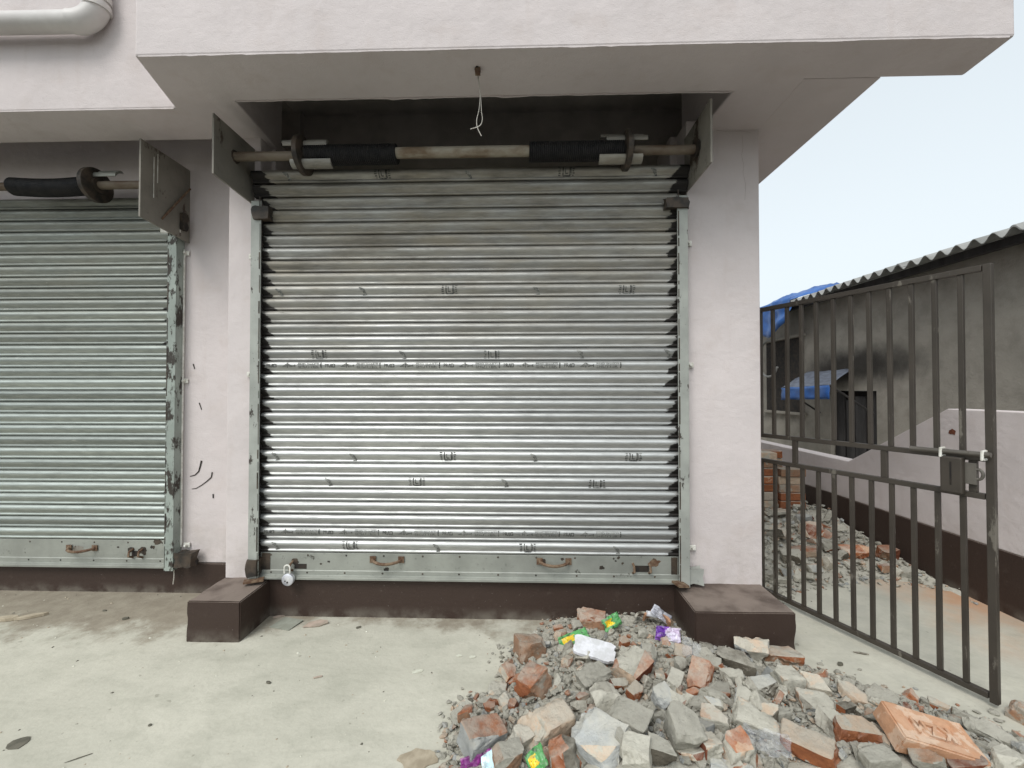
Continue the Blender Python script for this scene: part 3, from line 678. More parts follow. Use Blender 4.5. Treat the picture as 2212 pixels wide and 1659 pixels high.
# ------------------------------------------------------------------ drain pipe and loose wire
DP = empty('drain_pipe', (-2.1, 2.06, 3.05)); tag(DP, 'pale plastic drain pipe with an elbow beside the canopy', 'pipe')
dz = at_y(100, 45, 2.05).z; dx = at_y(196, 45, 2.05).x
def dpart(mb, name, mat, sm=40): return wpart(DP, mb, name, mat, smooth=sm)
m = MB(); m.tube([(-6, 2.06, dz + .02), (dx - .10, 2.06, dz)], .049, 24); dpart(m, 'pipe', M['pvc'])
m = MB(); m.tube([(dx - .11 + .11 * math.sin(a), 2.06 + .02 * math.sin(a), dz + .11 - .11 * math.cos(a)) for a in [R(k * 10) for k in range(10)]], .054, 24); dpart(m, 'elbow', M['pvc'])
m = MB(); m.tube([(dx, 2.08, dz + .11), (dx, 2.08, 3.9)], .049, 24); dpart(m, 'pipe', M['pvc'])
for zz in (.075, .12):
    m = MB(); m.tube([(dx, 2.08, dz + zz), (dx, 2.08, dz + zz + .03)], .059, 24); dpart(m, 'collar', M['pvc'])
W = empty('hanging_wire', p0); tag(W, 'thin pale wire hanging from the canopy underside', 'wire')
def wpts(l): return [at_y(px, py, 1.93) for px, py in l]
for l in ([(1031, 152), (1033, 175), (1037, 200), (1035, 235), (1030, 258), (1031, 275), (1040, 294)], [(1033, 152), (1034, 178), (1038, 205), (1040, 240), (1042, 258), (1036, 272), (1016, 279)]):
    P = wpts(l); Q = []
    for i in range(len(P) - 1):
        a, b, c, d = P[max(i - 1, 0)], P[i], P[i + 1], P[min(i + 2, len(P) - 1)]
        for k in range(5):
            u = k / 5; Q.append(.5 * ((2 * b) + (c - a) * u + (2 * a - 5 * b + 4 * c - d) * u * u + (3 * b - a - 3 * c + d) * u ** 3))
    Q.append(P[-1]); m = MB(); m.tube(Q, .0022, 6); wpart(W, m, 'strand', M['wire'], smooth=60)
clump('wire_knot', W, p0 + Vector((0, -.004, -.012)), .012, .010, .013, M['rust'], 9)

# ------------------------------------------------------------------ gate
GA = at_z(2150, 1519, .02); GA.z = 0
GB = Vector((1.37, 3.02, 0))
GL = (GB - GA).length; gu = (GB - GA).normalized(); gn = Vector((gu.y, -gu.x, 0))
G = empty('iron_gate', GA); tag(G, 'dark iron bar gate standing open beside the corner pillar', 'gate')
def on_gate(px, py):
    d = ray(px, py); k = (GA - CAM).dot(gn) / d.dot(gn); return CAM + d * k
gz = lambda px, py: on_gate(px, py).z
ztop = gz(2140, 576); zm1 = gz(2100, 988); zm2 = gz(2100, 1068); zbot = gz(2100, 1484)
def gbar(name, t0, z0, t1, z1, half, mat='gate', depth=None):
    a = gu * t0 + Vector((0, 0, z0)); b = gu * t1 + Vector((0, 0, z1)); m = MB(); d = (b - a); L = d.length / 2; d.normalize()
    o = gn * (depth or half); s = d.cross(gn).normalized() * half; m.obox((a + b) / 2, d * L, o, s); return m.build(name, M[mat], G, bevel=.002)
gt = lambda px, py: (on_gate(px, py) - GA).dot(gu)
gbar('stile', 0, .02, 0, ztop + .013, .0128, depth=.014)
gbar('stile', GL, .03, GL, ztop + .016, .0155)
for z, hh, dd in ((ztop, .0125, .0135), (zm1, .0120, .0132), (zm2, .0120, .0130), (zbot, .0120, .0134)): gbar('rail', .016, z, GL - .016, z, hh, depth=dd)
gs = gt(1643, 700) / 12; N = int((GL - .05) / gs) + 1; grr = random.Random(3)
for k in range(1, N):
    t = gs * k
    j = grr.uniform(-.003, .003)
    gbar('bar', t, zm1 + .0122, t + j, ztop - .0127, .0092); gbar('bar', t, zbot + .0122, t - j, zm2 - .0122, .0092)
for px in (1718, 1911, 2103): gbar('spacer_bar', gt(px, 1010), zm2 + .0122, gt(px, 1010), zm1 - .0122, .0125, depth=.0105)
def gp(px, py, out): return on_gate(px, py) - gn * -out - GA if False else on_gate(px, py) - GA + gfront * out
gfront = gn if gn.dot(CAM - GA) > 0 else -gn
m = MB(); m.tube([gp(1976, 967, .036), gp(2150, 982, .036)], .0105, 12); bolt = m.build('sliding_bolt', M['gate_bolt'], G, 40)
for px, py in ((2043, 975), (2133, 983)):
    m = MB(); q = [gp(px, py, o) + Vector((0, 0, z)) for o, z in ((.014, .017), (.044, .017), (.046, -.017), (.014, -.017))]; m.tube(q, .0058, 8); m.build('bolt_keeper', M['white_steel'], G, 40)
m = MB(); m.obox(gp(2066, 1024, .032), gu * .036, gfront * .017, (0, 0, .078)); lb = m.build('lock_box', M['gate'], G, bevel=.006)
m = MB(); m.obox(gp(2066, 1020, .032) + gfront * .0175, gu * .003, gfront * .001, (0, 0, .05)); m.build('lock_slot', M['dark'], G)
for px in (2088, 2118):
    m = MB(); c = gp(px, 1024, .02); m.tube([c + gu * (.015 * math.cos(a)) + Vector((0, 0, .021 * math.sin(a))) for a in [2 * math.pi * k / 14 for k in range(15)]], .006, 8, False); m.build('padlock_eye', M['gate_bolt'], G, 40)
m = MB(); m.obox(gp(2103, 1022, .02), gu * .018, gfront * .007, (0, 0, .045)); m.build('eye_plate', M['gate_bolt'], G, bevel=.002)
for z in (zm1, ztop - .12, zbot + .15):
    pass
for z in (.35, 1.45):
    m = MB(); m.tube([gu * (GL + .022) + Vector((0, 0, z - .05)), gu * (GL + .022) + Vector((0, 0, z + .05))], .014, 10); m.build('hinge', M['gate'], G, 40)

# ------------------------------------------------------------------ boundary wall of the alley
BW = empty('boundary_wall', (2.8, 3, 0)); tag(BW, 'stepped plaster boundary wall with a brown base along the alley', 'wall')
zhi, zlo = 1.176, .685
prof_w = [(.6, .0), (.6, zhi), (2.84, zhi), (3.69, zlo), (9, zlo), (9, 0)]
def wallslice(x0, x1, pts):
    m = MB(); n = len(pts); m.add([(x, y, z) for x in (x0, x1) for y, z in pts], [tuple(range(n)), tuple(range(n, 2 * n))[::-1]] + [(j, n + j, n + (j + 1) % n, (j + 1) % n) for j in range(n)]); return m
wpart(BW, wallslice(2.805, 2.945, [(y, max(z, .362)) for y, z in prof_w]), 'wall_face', M['plaster'], bevel=.006)
m = MB(); m.box(2.80, 2.95, .59, 9.01, -.05, .361); wpart(BW, m, 'base_band', M['brown'], bevel=.004)
m = MB(); hc = Vector((2.802, 0, 0)); d = ray(2057, 933); k = (2.803 - CAM.x) / d.x; q = CAM + d * k
hr = random.Random(4); m.add([q] + [q + Vector((0, .026 * math.cos(a) * hr.uniform(.7, 1.3), .018 * math.sin(a) * hr.uniform(.7, 1.3))) for a in [k2 * .5236 for k2 in range(12)]], [(0, i + 1, (i + 1) % 12 + 1) for i in range(12)])
wpart(BW, m, 'chipped_hole', M['brick_dark'])

# ------------------------------------------------------------------ neighbour's shed
SX, EX = 4.2, 4.0
SH = empty('neighbour_shed', (SX, 5, 0)); tag(SH, 'dark grey rendered shed with a corrugated roof behind the gate', 'shed')
def shed_x(px, py, x):
    d = ray(px, py); return CAM + d * ((x - CAM.x) / d.x)
ze = shed_x(2205, 494, EX).z
DY0, DY1, DZ = 5.08, 5.83, 1.29
m = MB(); m.box(SX, SX + .2, 1.0, DY0, -.05, ze - .03); m.box(SX, SX + .2, DY1, 8.2, -.05, ze - .03); m.box(SX + .001, SX + .199, DY0, DY1, DZ, ze - .031); wpart(SH, m, 'wall', M['shed'])
m = MB(); m.box(SX + .12, SX + .18, DY0 + .001, DY1 - .001, 0, DZ - .001); wpart(SH, m, 'opening_back', M['dark'])
for k in range(4):
    m = MB(); y = DY0 + .05 + k * .17; m.box(SX + .04, SX + .065, y, y + .13 + .02 * (k % 2), 0, DZ - .02 - .05 * (k % 3)); wpart(SH, m, 'door_board', M['wood_dark'])
# corrugated roof: one sheet wave running along the eaves, each sheet a part
pitch = .146
def sheet(y0, y1, dz):
    m = MB(); n = int((y1 - y0) / pitch * 12); vs = []
    slope = .28
    for th in (0, .007):
        for i in range(n + 1):
            y = y0 + (y1 - y0) * i / n; w = .031 * math.sin(2 * math.pi * y / pitch)
            for xx in (EX - .12, EX + 3.2): vs.append((xx, y, ze + dz + w + (xx - EX) * slope + th))
    b = 2 * (n + 1)
    fs = [(2 * i, 2 * i + 1, 2 * i + 3, 2 * i + 2) for i in range(n)] + [(b + 2 * i, b + 2 * i + 2, b + 2 * i + 3, b + 2 * i + 1) for i in range(n)]
    fs += [(2 * i, 2 * i + 2, b + 2 * i + 2, b + 2 * i) for i in range(n)]
    m.add(vs, fs); o = wpart(SH, m, 'roof_sheet', M['asbestos'], smooth=60); return o
ys = 1.3; i = 0
while ys < 6.9: sheet(ys, ys + pitch * 7.5, .008 * (i % 2)); ys += pitch * 7; i += 1
m = MB(); m.box(EX + .02, EX + .08, 1.0, 8.0, ze - .10, ze - .03); wpart(SH, m, 'purlin', M['wood_dark'])
m = MB(); m.box(SX - .012, SX - .003, 6.35, 7.3, .95, 2.1); wpart(SH, m, 'dark_window', M['dark'])
for z in (.92, 2.11):
    m = MB(); m.box(SX - .05, SX - .001, 6.3, 7.35, z, z + .04); wpart(SH, m, 'window_ledge', M['shed'])
def sheetmesh(name, fn, nu, nv, mats, label, cat, th=.004, sm=60, group=None, parent=None):
    """draped sheet given by fn(u,v), with real thickness"""
    me = bpy.data.meshes.new(name); me.from_pydata([tuple(fn(u / nu, v / nv)) for v in range(nv + 1) for u in range(nu + 1)], [], [(v * (nu + 1) + u, v * (nu + 1) + u + 1, (v + 1) * (nu + 1) + u + 1, (v + 1) * (nu + 1) + u) for v in range(nv) for u in range(nu)])
    for mm in (mats if isinstance(mats, list) else [mats]): me.materials.append(mm)
    me.polygons.foreach_set('use_smooth', [True] * len(me.polygons)); me.set_sharp_from_angle(angle=R(sm)); me.update()
    o = put(name, me, parent); s = o.modifiers.new('thickness', 'SOLIDIFY'); s.thickness = th; s.offset = 0
    if label: tag(o, label, cat, group)
    return o
nz = lambda a, b, s=0: noise.noise(Vector((a, b, s)))
TB = empty('tarpaulin_awning', (3.9, 5.4, 1.3)); tag(TB, 'small blue tarpaulin awning over the shed opening', 'awning')
ac = [shed_x(1688, 838, 3.6), shed_x(1792, 832, 3.6)]; aw = [shed_x(1745, 803, SX - .02), shed_x(1840, 797, SX - .02)]
def top(u, v):
    p = ac[0].lerp(ac[1], u).lerp(aw[0].lerp(aw[1], u), v); p = p + Vector((0, 0, .02 * nz(u * 4, v * 3))); return p - TB.location
sheetmesh('awning_top', top, 14, 8, M['tarp_grey'], None, None, parent=TB)
def val(u, v):
    p = ac[0].lerp(ac[1], u) + Vector((-.004 + .02 * nz(u * 7, v * 2, 3), 0, -.165 * v - .01 * nz(u * 6, 1))); return p - TB.location
sheetmesh('awning_valance', val, 18, 5, M['tarp'], None, None, parent=TB)
for e, w_ in ((ac[0], aw[0]), (ac[1], aw[1])):
    m = MB(); m.tube([e, Vector((SX - .005, e.y + .1, e.z - .35))], .012, 6); wpart(TB, m, 'prop_stick', M['wood_dark'])
def hang(u, v):
    a = shed_x(1722 - 60 * u, 660, 3.95 + .1 * u); y = a.y; z = ze + .05 - v * (.55 - .4 * abs(u - .62)) ; return Vector((3.86 - .05 * nz(u * 5, v * 3, 7) - .03 * v, y, z))
sheetmesh('hanging_tarpaulin', hang, 14, 12, M['tarp'], 'blue tarpaulin draped off the far end of the shed roof', 'tarpaulin')
def rooftarp(u, v):
    y = 6.3 + 1.2 * u; h = .05 * math.sin(math.pi * min(1, v * 1.1)) * (1 - .3 * u) + .03 * nz(u * 5, v * 4, 2); x = EX - .1 + .9 * v; return Vector((x, y, ze + .06 + (x - EX) * .28 + h * (u > .02) + .10 * math.sin(math.pi * u) * v + .05 * nz(u * 9, v * 5, 8)))
sheetmesh('roof_tarpaulin', rooftarp, 18, 8, M['tarp'], 'blue tarpaulin bunched on top of the shed roof', 'tarpaulin')
hp = shed_x(1660, 775, SX - .12); m = MB(); m.tube([(SX - .12, hp.y + .28 * math.cos(a), hp.z + .30 * math.sin(a)) for a in [R(-150 + k * 13) for k in range(22)]], .018, 8)
tag(m.build('pale_hoop', M['asbestos'], None, 40), 'pale curved hoop fixed on the dark end of the shed', 'hoop')

# ------------------------------------------------------------------ rubble
FS = FPX * 3200 / 2212
def s2d(x): return x * 2212 / 3200
POLY = [at_z(x, y, 0) for x, y in ((1195, 1338), (1105, 1400), (1075, 1490), (975, 1545), (960, 1700), (900, 2300), (2700, 2300), (2500, 1700), (2235, 1610), (2000, 1520), (1730, 1440), (1600, 1400), (1470, 1345), (1380, 1330))]
POLY = [(p.x, p.y) for p in POLY]
ALLEY = [(1.42, 2.6), (2.0, 2.85), (2.45, 2.95), (2.72, 2.85), (2.8, 2.7), (2.8, 4.9), (1.42, 4.9)]
def inside(poly, x, y):
    c = False; n = len(poly)
    for i in range(n):
        (x1, y1), (x2, y2) = poly[i], poly[(i + 1) % n]
        if (y1 > y) != (y2 > y) and x < (x2 - x1) * (y - y1) / (y2 - y1) + x1: c = not c
    return c
def edged(poly, x, y, skip=()):
    best = 9; n = len(poly); P = Vector((x, y))
    for i in range(n):
        if i in skip: continue
        a, b = Vector(poly[i]), Vector(poly[(i + 1) % n]); ab = b - a; t = max(0, min(1, (P - a).dot(ab) / ab.length_squared)); best = min(best, (P - a - ab * t).length)
    return best
def H(x, y):
    h = 0
    if inside(POLY, x, y):
        d = edged(POLY, x, y, (5, 6, 12, 13)); k = max(0, min(1, (2.25 - y) / 1.0)); h = (1 - math.exp(-d / .16)) * (.045 + .085 * k) * (1 + .35 * nz(x * 4, y * 4, 1))
    elif inside(ALLEY, x, y):
        d = edged(ALLEY, x, y, (3, 4, 5, 6)); h = (1 - math.exp(-d / .3)) * (.10 + .12 * max(0, min(1, (y - 3.2) / .8))) * (1 + .3 * nz(x * 4, y * 4, 5))
    return max(0, h)
def heap(name, x0, x1, y0, y1, st, label):
    nx = int((x1 - x0) / st); ny = int((y1 - y0) / st); vs = []; ok = {}
    for j in range(ny + 1):
        for i in range(nx + 1):
            x, y = x0 + i * st, y0 + j * st; h = H(x, y); ok[i, j] = h > .002
            vs.append((x, y, h * .92 - .003 + (.010 * nz(x * 22, y * 22, 3) + .006 * nz(x * 55, y * 55, 4) if h > .002 else -.004)))
    fs = [(j * (nx + 1) + i, j * (nx + 1) + i + 1, (j + 1) * (nx + 1) + i + 1, (j + 1) * (nx + 1) + i) for j in range(ny) for i in range(nx) if ok[i, j] or ok[i + 1, j] or ok[i, j + 1] or ok[i + 1, j + 1]]
    m = MB(); m.add(vs, fs); o = m.build(name, M['mortar'], None, 80); tag(o, label, 'rubble', None, 'stuff'); return o
heap('mortar_dust', -.1, 2.4, .75, 2.4, .016, 'crushed mortar and dust under the rubble heap')
heap('mortar_dust', 1.4, 2.8, 2.6, 4.9, .03, 'crushed mortar and dust under the alley rubble')

STY = {'g': (8, .3, .4, .9, .4, .3, 0), 'd': (2, 0, 0, 8, 0, 1, 0), 'c': (2, .2, 1, 0, 8, 0, 0), 'p': (4, .8, 4, .4, 0, .5, .5), 'o': (1, 6, 2, 0, 0, 1, .6),
       'm': (5, 2, 2, 1, 1, .5, .5), 'b': (.5, 3, .6, 0, 0, 4, 1), 'r': (0, 6, 0, 0, 0, 1, 4), 's': (.7, .5, .5, 1, 0, 8, 1)}
def chunk_mesh(name, seed, dims, style, cuts=4, rough=1.):
    rr = random.Random(seed); bm = bmesh.new(); bmesh.ops.create_cube(bm, size=1)
    bmesh.ops.scale(bm, vec=dims, verts=bm.verts); mean = (dims[0] * dims[1] * dims[2]) ** (1 / 3)
    lay = bm.faces.layers.int.new('cut')
    for _ in range(cuts):
        d = Vector((rr.gauss(0, 1), rr.gauss(0, 1), rr.gauss(0, 1) * .9)).normalized()
        ext = max(v.co.dot(d) for v in bm.verts); co = d * ext * rr.uniform(.5, .84)
        r = bmesh.ops.bisect_plane(bm, geom=bm.verts[:] + bm.edges[:] + bm.faces[:], plane_co=co, plane_no=d, clear_outer=True)
        ed = [e for e in r['geom_cut'] if isinstance(e, bmesh.types.BMEdge)]
        if ed:
            for f in bmesh.ops.contextual_create(bm, geom=ed)['faces']: f[lay] = 1
    w = STY[style]; main = rr.choices(range(7), w)[0]
    for f in bm.faces: f.material_index = main if rr.random() < .45 else rr.choices(range(7), w)[0]
    bmesh.ops.bevel(bm, geom=bm.edges[:], offset=mean * rr.uniform(.02, .05), segments=1, affect='EDGES', clamp_overlap=True, material=-1)
    bmesh.ops.triangulate(bm, faces=bm.faces[:])
    tgt = max(.0075, mean * .115)
    for _ in range(4):
        el = [e for e in bm.edges if e.calc_length() > tgt * 1.5]
        if not el: break
        bmesh.ops.subdivide_edges(bm, edges=el, cuts=1); bmesh.ops.triangulate(bm, faces=[f for f in bm.faces if len(f.verts) > 3])
    bm.normal_update(); off = Vector((seed * 1.37, seed * .71, 0))
    for v in bm.verts:
        q = v.co / mean; fr = sum(f[lay] for f in v.link_faces) / max(1, len(v.link_faces)); k = .7 + 1.5 * fr
        rid = 1 - abs(noise.noise(q * 3.1 + off)) * 2
        a = noise.noise(q * 1.7 + off) * .05 + k * (noise.noise(q * 4.5 + off) * .035 + noise.noise(q * 10 + off) * .02) + fr * .05 * (rid - .6)
        v.co += v.normal * a * mean * rough
    me = bpy.data.meshes.new(name); bm.to_mesh(me); bm.free()
    for mm in RM: me.materials.append(mm)
    me.polygons.foreach_set('use_smooth', [True] * len(me.polygons)); me.set_sharp_from_angle(angle=R(36)); me.update(); return me

# hand-placed pieces: x, y, width, height in the photo, style, turn, tilt, name, label
HERO = [
 (1655, 2020, 92, 92, 's', 25, 0, 'mortar_lump', 'dusty brown mortar cube at the heap edge near the plinth'),
 (1660, 2128, 100, 130, 'b', 62, -8, 'half_brick', 'orange half brick with a dark broken end, left edge of heap'),
 (1588, 2104, 50, 66, 'm', 60, 25, 'brick_fragment', 'small grey-pink fragment leaning left of the orange half brick'),
 (1456, 2222, 58, 60, 'p', 10, 0, 'mortar_lump', 'round pinkish lump, the leftmost piece of the heap'),
 (1533, 2210, 44, 38, 'r', 40, 10, 'brick_chip', 'small red chip beside the round pinkish lump'),
 (1602, 2202, 52, 36, 'r', 100, 0, 'brick_chip', 'flat red chip touching the foot of the orange half brick'),
 (1508, 2302, 138, 128, 'c', 35, 12, 'brick_half', 'grey block with two orange scars at the lower left of heap'),
 (1706, 2262, 168, 140, 'p', 28, 10, 'brick_half', 'large peach-topped block with a deep red scar'),
 (1626, 2306, 72, 82, 'g', 50, 15, 'mortar_lump', 'grey lump between the scarred grey block and the peach block'),
 (1588, 2368, 104, 96, 'g', 15, 0, 'mortar_lump', 'smooth grey lump at the bottom photo edge beside purple foil'),
 (1760, 2352, 96, 118, 'g', 4, -12, 'mortar_block', 'upright pale block in front of the peach-topped block'),
 (1862, 2300, 172, 140, 'c', -38, 18, 'cement_slab', 'large bluish grey slab with a small red nick'),
 (1884, 2182, 100, 104, 'g', 8, -14, 'mortar_block', 'grey block with a flat lit front in the middle of heap'),
 (1858, 2118, 126, 80, 'm', 40, 12, 'mortar_lump', 'dusty beige lump behind the grey mid-heap block'),
 (1976, 2084, 112, 112, 'm', 58, 20, 'brick_half', 'brick with a sharp orange ridge and flat grey face'),
 (1936, 2140, 66, 42, 'p', 20, 15, 'brick_chip', 'honey coloured flake below the ridged brick'),
 (1984, 2164, 62, 54, 'o', 70, 20, 'brick_chip', 'bright orange knobbly fragment below the ridged brick'),
 (1818, 2178, 46, 32, 'r', 30, 0, 'brick_chip', 'red triangular chip on the grey gravel pocket'),
 (1846, 2222, 44, 34, 'r', 80, 0, 'brick_chip', 'domed red chip above the bluish slab'),
 (1894, 2240, 56, 38, 'g', 15, 5, 'mortar_lump', 'small grey stone right of the domed red chip'),
 (1968, 2252, 130, 118, 'g', -32, 10, 'brick_half', 'grey block with a dark striped lower face'),
 (2068, 2184, 76, 80, 'g', 42, 20, 'mortar_block', 'pale diamond-shaped lump in the middle of heap'),
 (2130, 2275, 100, 150, 'g', 6, 24, 'mortar_block', 'tall flat-faced grey block near the bottom centre of heap'),
 (2066, 2345, 88, 84, 'd', -12, 5, 'mortar_block', 'dark weathered block left of the tall flat-faced block'),
 (2118, 2198, 82, 62, 'p', -35, 20, 'brick_fragment', 'pinkish sloping fragment above the tall flat-faced block'),
 (2188, 2112, 62, 104, 'o', -50, 25, 'brick_shard', 'long orange shard pointing down to the right'),
 (2134, 2040, 56, 52, 'p', -18, 38, 'brick_fragment', 'square peach fragment beside torn pale film'),
 (2306, 2074, 128, 80, 'g', -28, 4, 'half_brick', 'grey dusted half brick below the white-faced brick'),
 (2350, 2026, 100, 92, 'm', -30, 20, 'half_brick', 'white-faced broken brick leaning on the corner step'),
 (2443, 2054, 118, 72, 's', -3, 2, 'half_brick', 'flat dusty brown brick against the corner step'),
 (2223, 2072, 62, 46, 'p', -25, 25, 'brick_fragment', 'peach flake left of the grey dusted half brick'),
 (2286, 2112, 72, 56, 'g', -20, 12, 'mortar_lump', 'rounded grey lump under the grey dusted half brick'),
 (2256, 2156, 76, 52, 'g', -42, 15, 'mortar_slab', 'grey slab lying beside the long orange shard'),
 (2316, 2178, 62, 70, 'g', -50, 25, 'mortar_slab', 'thin grey slab standing on edge'),
 (2376, 2150, 112, 66, 'g', 12, 8, 'mortar_block', 'broad pale block with a rough top'),
 (2461, 2128, 74, 90, 'm', 3, 0, 'half_brick', 'upright brick end with a pink broken face'),
 (2238, 2246, 92, 74, 'm', -25, 12, 'brick_fragment', 'layered grey and orange fragment, heap centre'),
 (2234, 2202, 66, 38, 'g', -10, 10, 'mortar_lump', 'pale flat lump above the layered fragment'),
 (2182, 2196, 64, 42, 'g', 5, 0, 'mortar_lump', 'knobbly grey lump under the dark orange chip'),
 (2163, 2166, 46, 30, 'r', 20, 5, 'brick_chip', 'dark orange chip standing out on grey lumps'),
 (2226, 2340, 78, 96, 'p', 8, -10, 'brick_fragment', 'pink-washed fragment at bottom right of the tall block'),
 (2302, 2346, 98, 112, 'g', 20, 20, 'mortar_block', 'pale sloping block left of the crumpled clear film'),
 (2350, 2240, 150, 96, 'g', -42, 14, 'mortar_slab', 'long grey slab pointing at the orange split brick'),
 (2408, 2230, 50, 62, 'p', -50, 30, 'brick_fragment', 'thin pale pink sliver on the long grey slab'),
 (2440, 2232, 46, 50, 'g', 10, 0, 'mortar_lump', 'small cube of mortar right of the pale sliver'),
 (2030, 2050, 62, 80, 'm', 5, 10, 'mortar_block', 'grey lump with an orange patch right of the ridged brick'),
 (1949, 2006, 48, 38, 'r', 30, 15, 'brick_chip', 'red pointed chip behind the white foam board'),
 (2006, 1978, 36, 32, 'g', 15, 0, 'mortar_lump', 'small faceted grey stone below the curved shard'),
 (2090, 2112, 36, 48, 'o', 70, 40, 'brick_shard', 'orange sliver standing upright in grey mortar'),
 (2128, 2078, 42, 52, 'g', 20, 0, 'mortar_lump', 'crumbly grey lump under the square peach fragment'),
 (2063, 2238, 56, 32, 'g', 8, 0, 'mortar_lump', 'flat grey pebble left of the tall flat-faced block'),
 (1990, 2352, 92, 104, 'p', -20, 10, 'brick_fragment', 'peach and grey fragment at the bottom photo edge'),
 (1952, 2324, 72, 92, 'g', 30, 10, 'mortar_lump', 'grey lump right of the bluish slab'),
 (2544, 2338, 190, 96, 'o', -36, 14, 'split_brick', 'long orange split brick with a crack, lower right of heap'),
 (2670, 2288, 132, 88, 'o', 6, 22, 'brick_half', 'grey-crusted piece with bright orange front, beside stamped brick'),
 (2540, 2134, 92, 56, 'p', -32, 18, 'brick_slab', 'peach slab right of the upright brick end'),
 (2658, 2166, 102, 64, 'p', -18, 18, 'brick_slab', 'wide peach and grey slab above the stamped brick'),
 (2552, 2198, 112, 76, 'g', -30, 12, 'mortar_slab', 'wide grey slab left of the stamped brick'),
 (2594, 2260, 72, 92, 'g', -55, 25, 'mortar_slab', 'pointed grey slab beside the orange-fronted piece'),
 (2768, 2180, 100, 52, 'g', -30, 14, 'mortar_slab', 'grey slab leaning above the stamped brick'),
 (2646, 2218, 60, 48, 'g', 20, 0, 'mortar_lump', 'grey lump just left of the stamped brick'),
 (2850, 2178, 36, 44, 'o', 60, 40, 'brick_chip', 'orange sliver sticking up above the stamped brick'),
 (2936, 2206, 56, 36, 'p', -35, 10, 'brick_fragment', 'pinkish fragment near the foot of the gate'),
 (3098, 2292, 118, 64, 'g', -35, 12, 'mortar_slab', 'grey slab right of the stamped brick'),
 (3196, 2228, 60, 84, 'b', 20, 0, 'half_brick', 'orange brick cut by the photo edge under the gate post'),
 (2750, 2370, 132, 80, 'g', 5, 5, 'mortar_block', 'broad grey block below the stamped brick'),
 (2904, 2376, 112, 64, 'g', -20, 15, 'mortar_lump', 'pale pointed lump below the stamped brick'),
 (3022, 2392, 130, 50, 'p', 0, 0, 'mortar_lump', 'beige lump at the bottom photo edge, second from the corner'),
 (3156, 2376, 122, 80, 'p', 20, 0, 'mortar_lump', 'beige lump in the bottom corner of the photo'),
 (1847, 1934, 96, 66, 'b', -12, 6, 'half_brick', 'orange half brick with a grey end, against the plinth'),
 (1800, 1952, 36, 40, 'g', 40, 30, 'mortar_lump', 'grey wedge left of the half brick against the plinth'),
 (1745, 1965, 36, 26, 'r', 10, 10, 'brick_chip', 'pale red chip left of the half brick against the plinth'),
 (2440, 1950, 1, 1, 'g', 0, 0, None, None),
]
ALLEYH = [
 (1806, 1132, 46, 42, 's', -40, 35, 'leaning_brick', 'dark dusty brick leaning on the boundary wall'),
 (1753, 1144, 42, 42, 'b', 15, 5, 'half_brick', 'orange brick at the middle of the alley rubble'),
 (1694, 1153, 26, 30, 's', 20, 0, 'half_brick', 'brown brick end near the pillar in the alley'),
 (1742, 1190, 58, 34, 'o', -12, 6, 'brick_slab', 'long peach-orange brick lying in the alley rubble'),
 (1850, 1193, 62, 38, 'b', -14, 4, 'whole_brick', 'dusty orange brick lying flat before the boundary wall'),
 (1914, 1195, 42, 38, 'b', 20, 10, 'half_brick', 'broken brick perched on another one by the boundary wall'),
 (1914, 1226, 40, 26, 'b', 5, 0, 'half_brick', 'brick end underneath the perched broken brick'),
 (1949, 1196, 26, 28, 's', 10, 0, 'half_brick', 'greyish brick end beside the perched broken brick'),
 (1794, 1176, 42, 32, 'g', 5, 0, 'mortar_lump', 'pale lump between the alley bricks'),
 (1710, 1202, 42, 36, 'g', -20, 10, 'mortar_lump', 'grey lump at the foot of the alley rubble'),
 (1677, 1106, 52, 26, 'g', 5, 5, 'mortar_slab', 'long grey slab below the brick stack'),
 (1661, 1246, 26, 30, 'g', 5, 0, 'mortar_lump', 'grey lump tucked behind the corner pillar'),
 (1733, 1120, 40, 34, 'g', 30, 10, 'mortar_lump', 'crumbling mortar at the foot of the brick stack'),
]
def place_hero(h, k, sz):
    x, y, w, hh, st, turn, tilt, name, label = h
    px, py = s2d(x), s2d(y); z = .05
    for _ in range(6):
        p = at_z(px, py, z); m_ = p.y / FS; z = H(p.x, p.y) + hh * m_ * .26
    m_ = p.y / FS * .88; W_, H_ = w * m_, hh * m_
    dims = (W_ * 1.02, H_ * .80, H_ * .68)
    if 'slab' in name or 'shard' in name: dims = (W_ * 1.1, H_ * 1.0, H_ * .42)
    me = chunk_mesh(name, 100 + k, dims, st, 4 if 'brick' in name and name != 'brick_chip' else 6, 1.)
    o = put(name, me, None, p, (R(tilt), R(random.Random(k).uniform(-8, 8)), R(turn if abs(turn) < 40 else turn * .7)))
    tag(o, label, 'rubble piece' if 'brick' not in name else 'brick piece', sz); NAMED.append((px, py, label)); HP.append((p.x, p.y, max(dims) * .42)); return o
HP = []; NAMED = []; USED = set()
for k, h in enumerate(HERO):
    if h[7]: place_hero(h, k, 'broken pieces of the rubble heap')
for k, h in enumerate(ALLEYH):
    h = (h[0] * 3200 / 2212, h[1] * 3200 / 2212, h[2] * 1.4467, h[3] * 1.4467) + h[4:]
    place_hero(h, 300 + k, 'broken pieces in the alley')

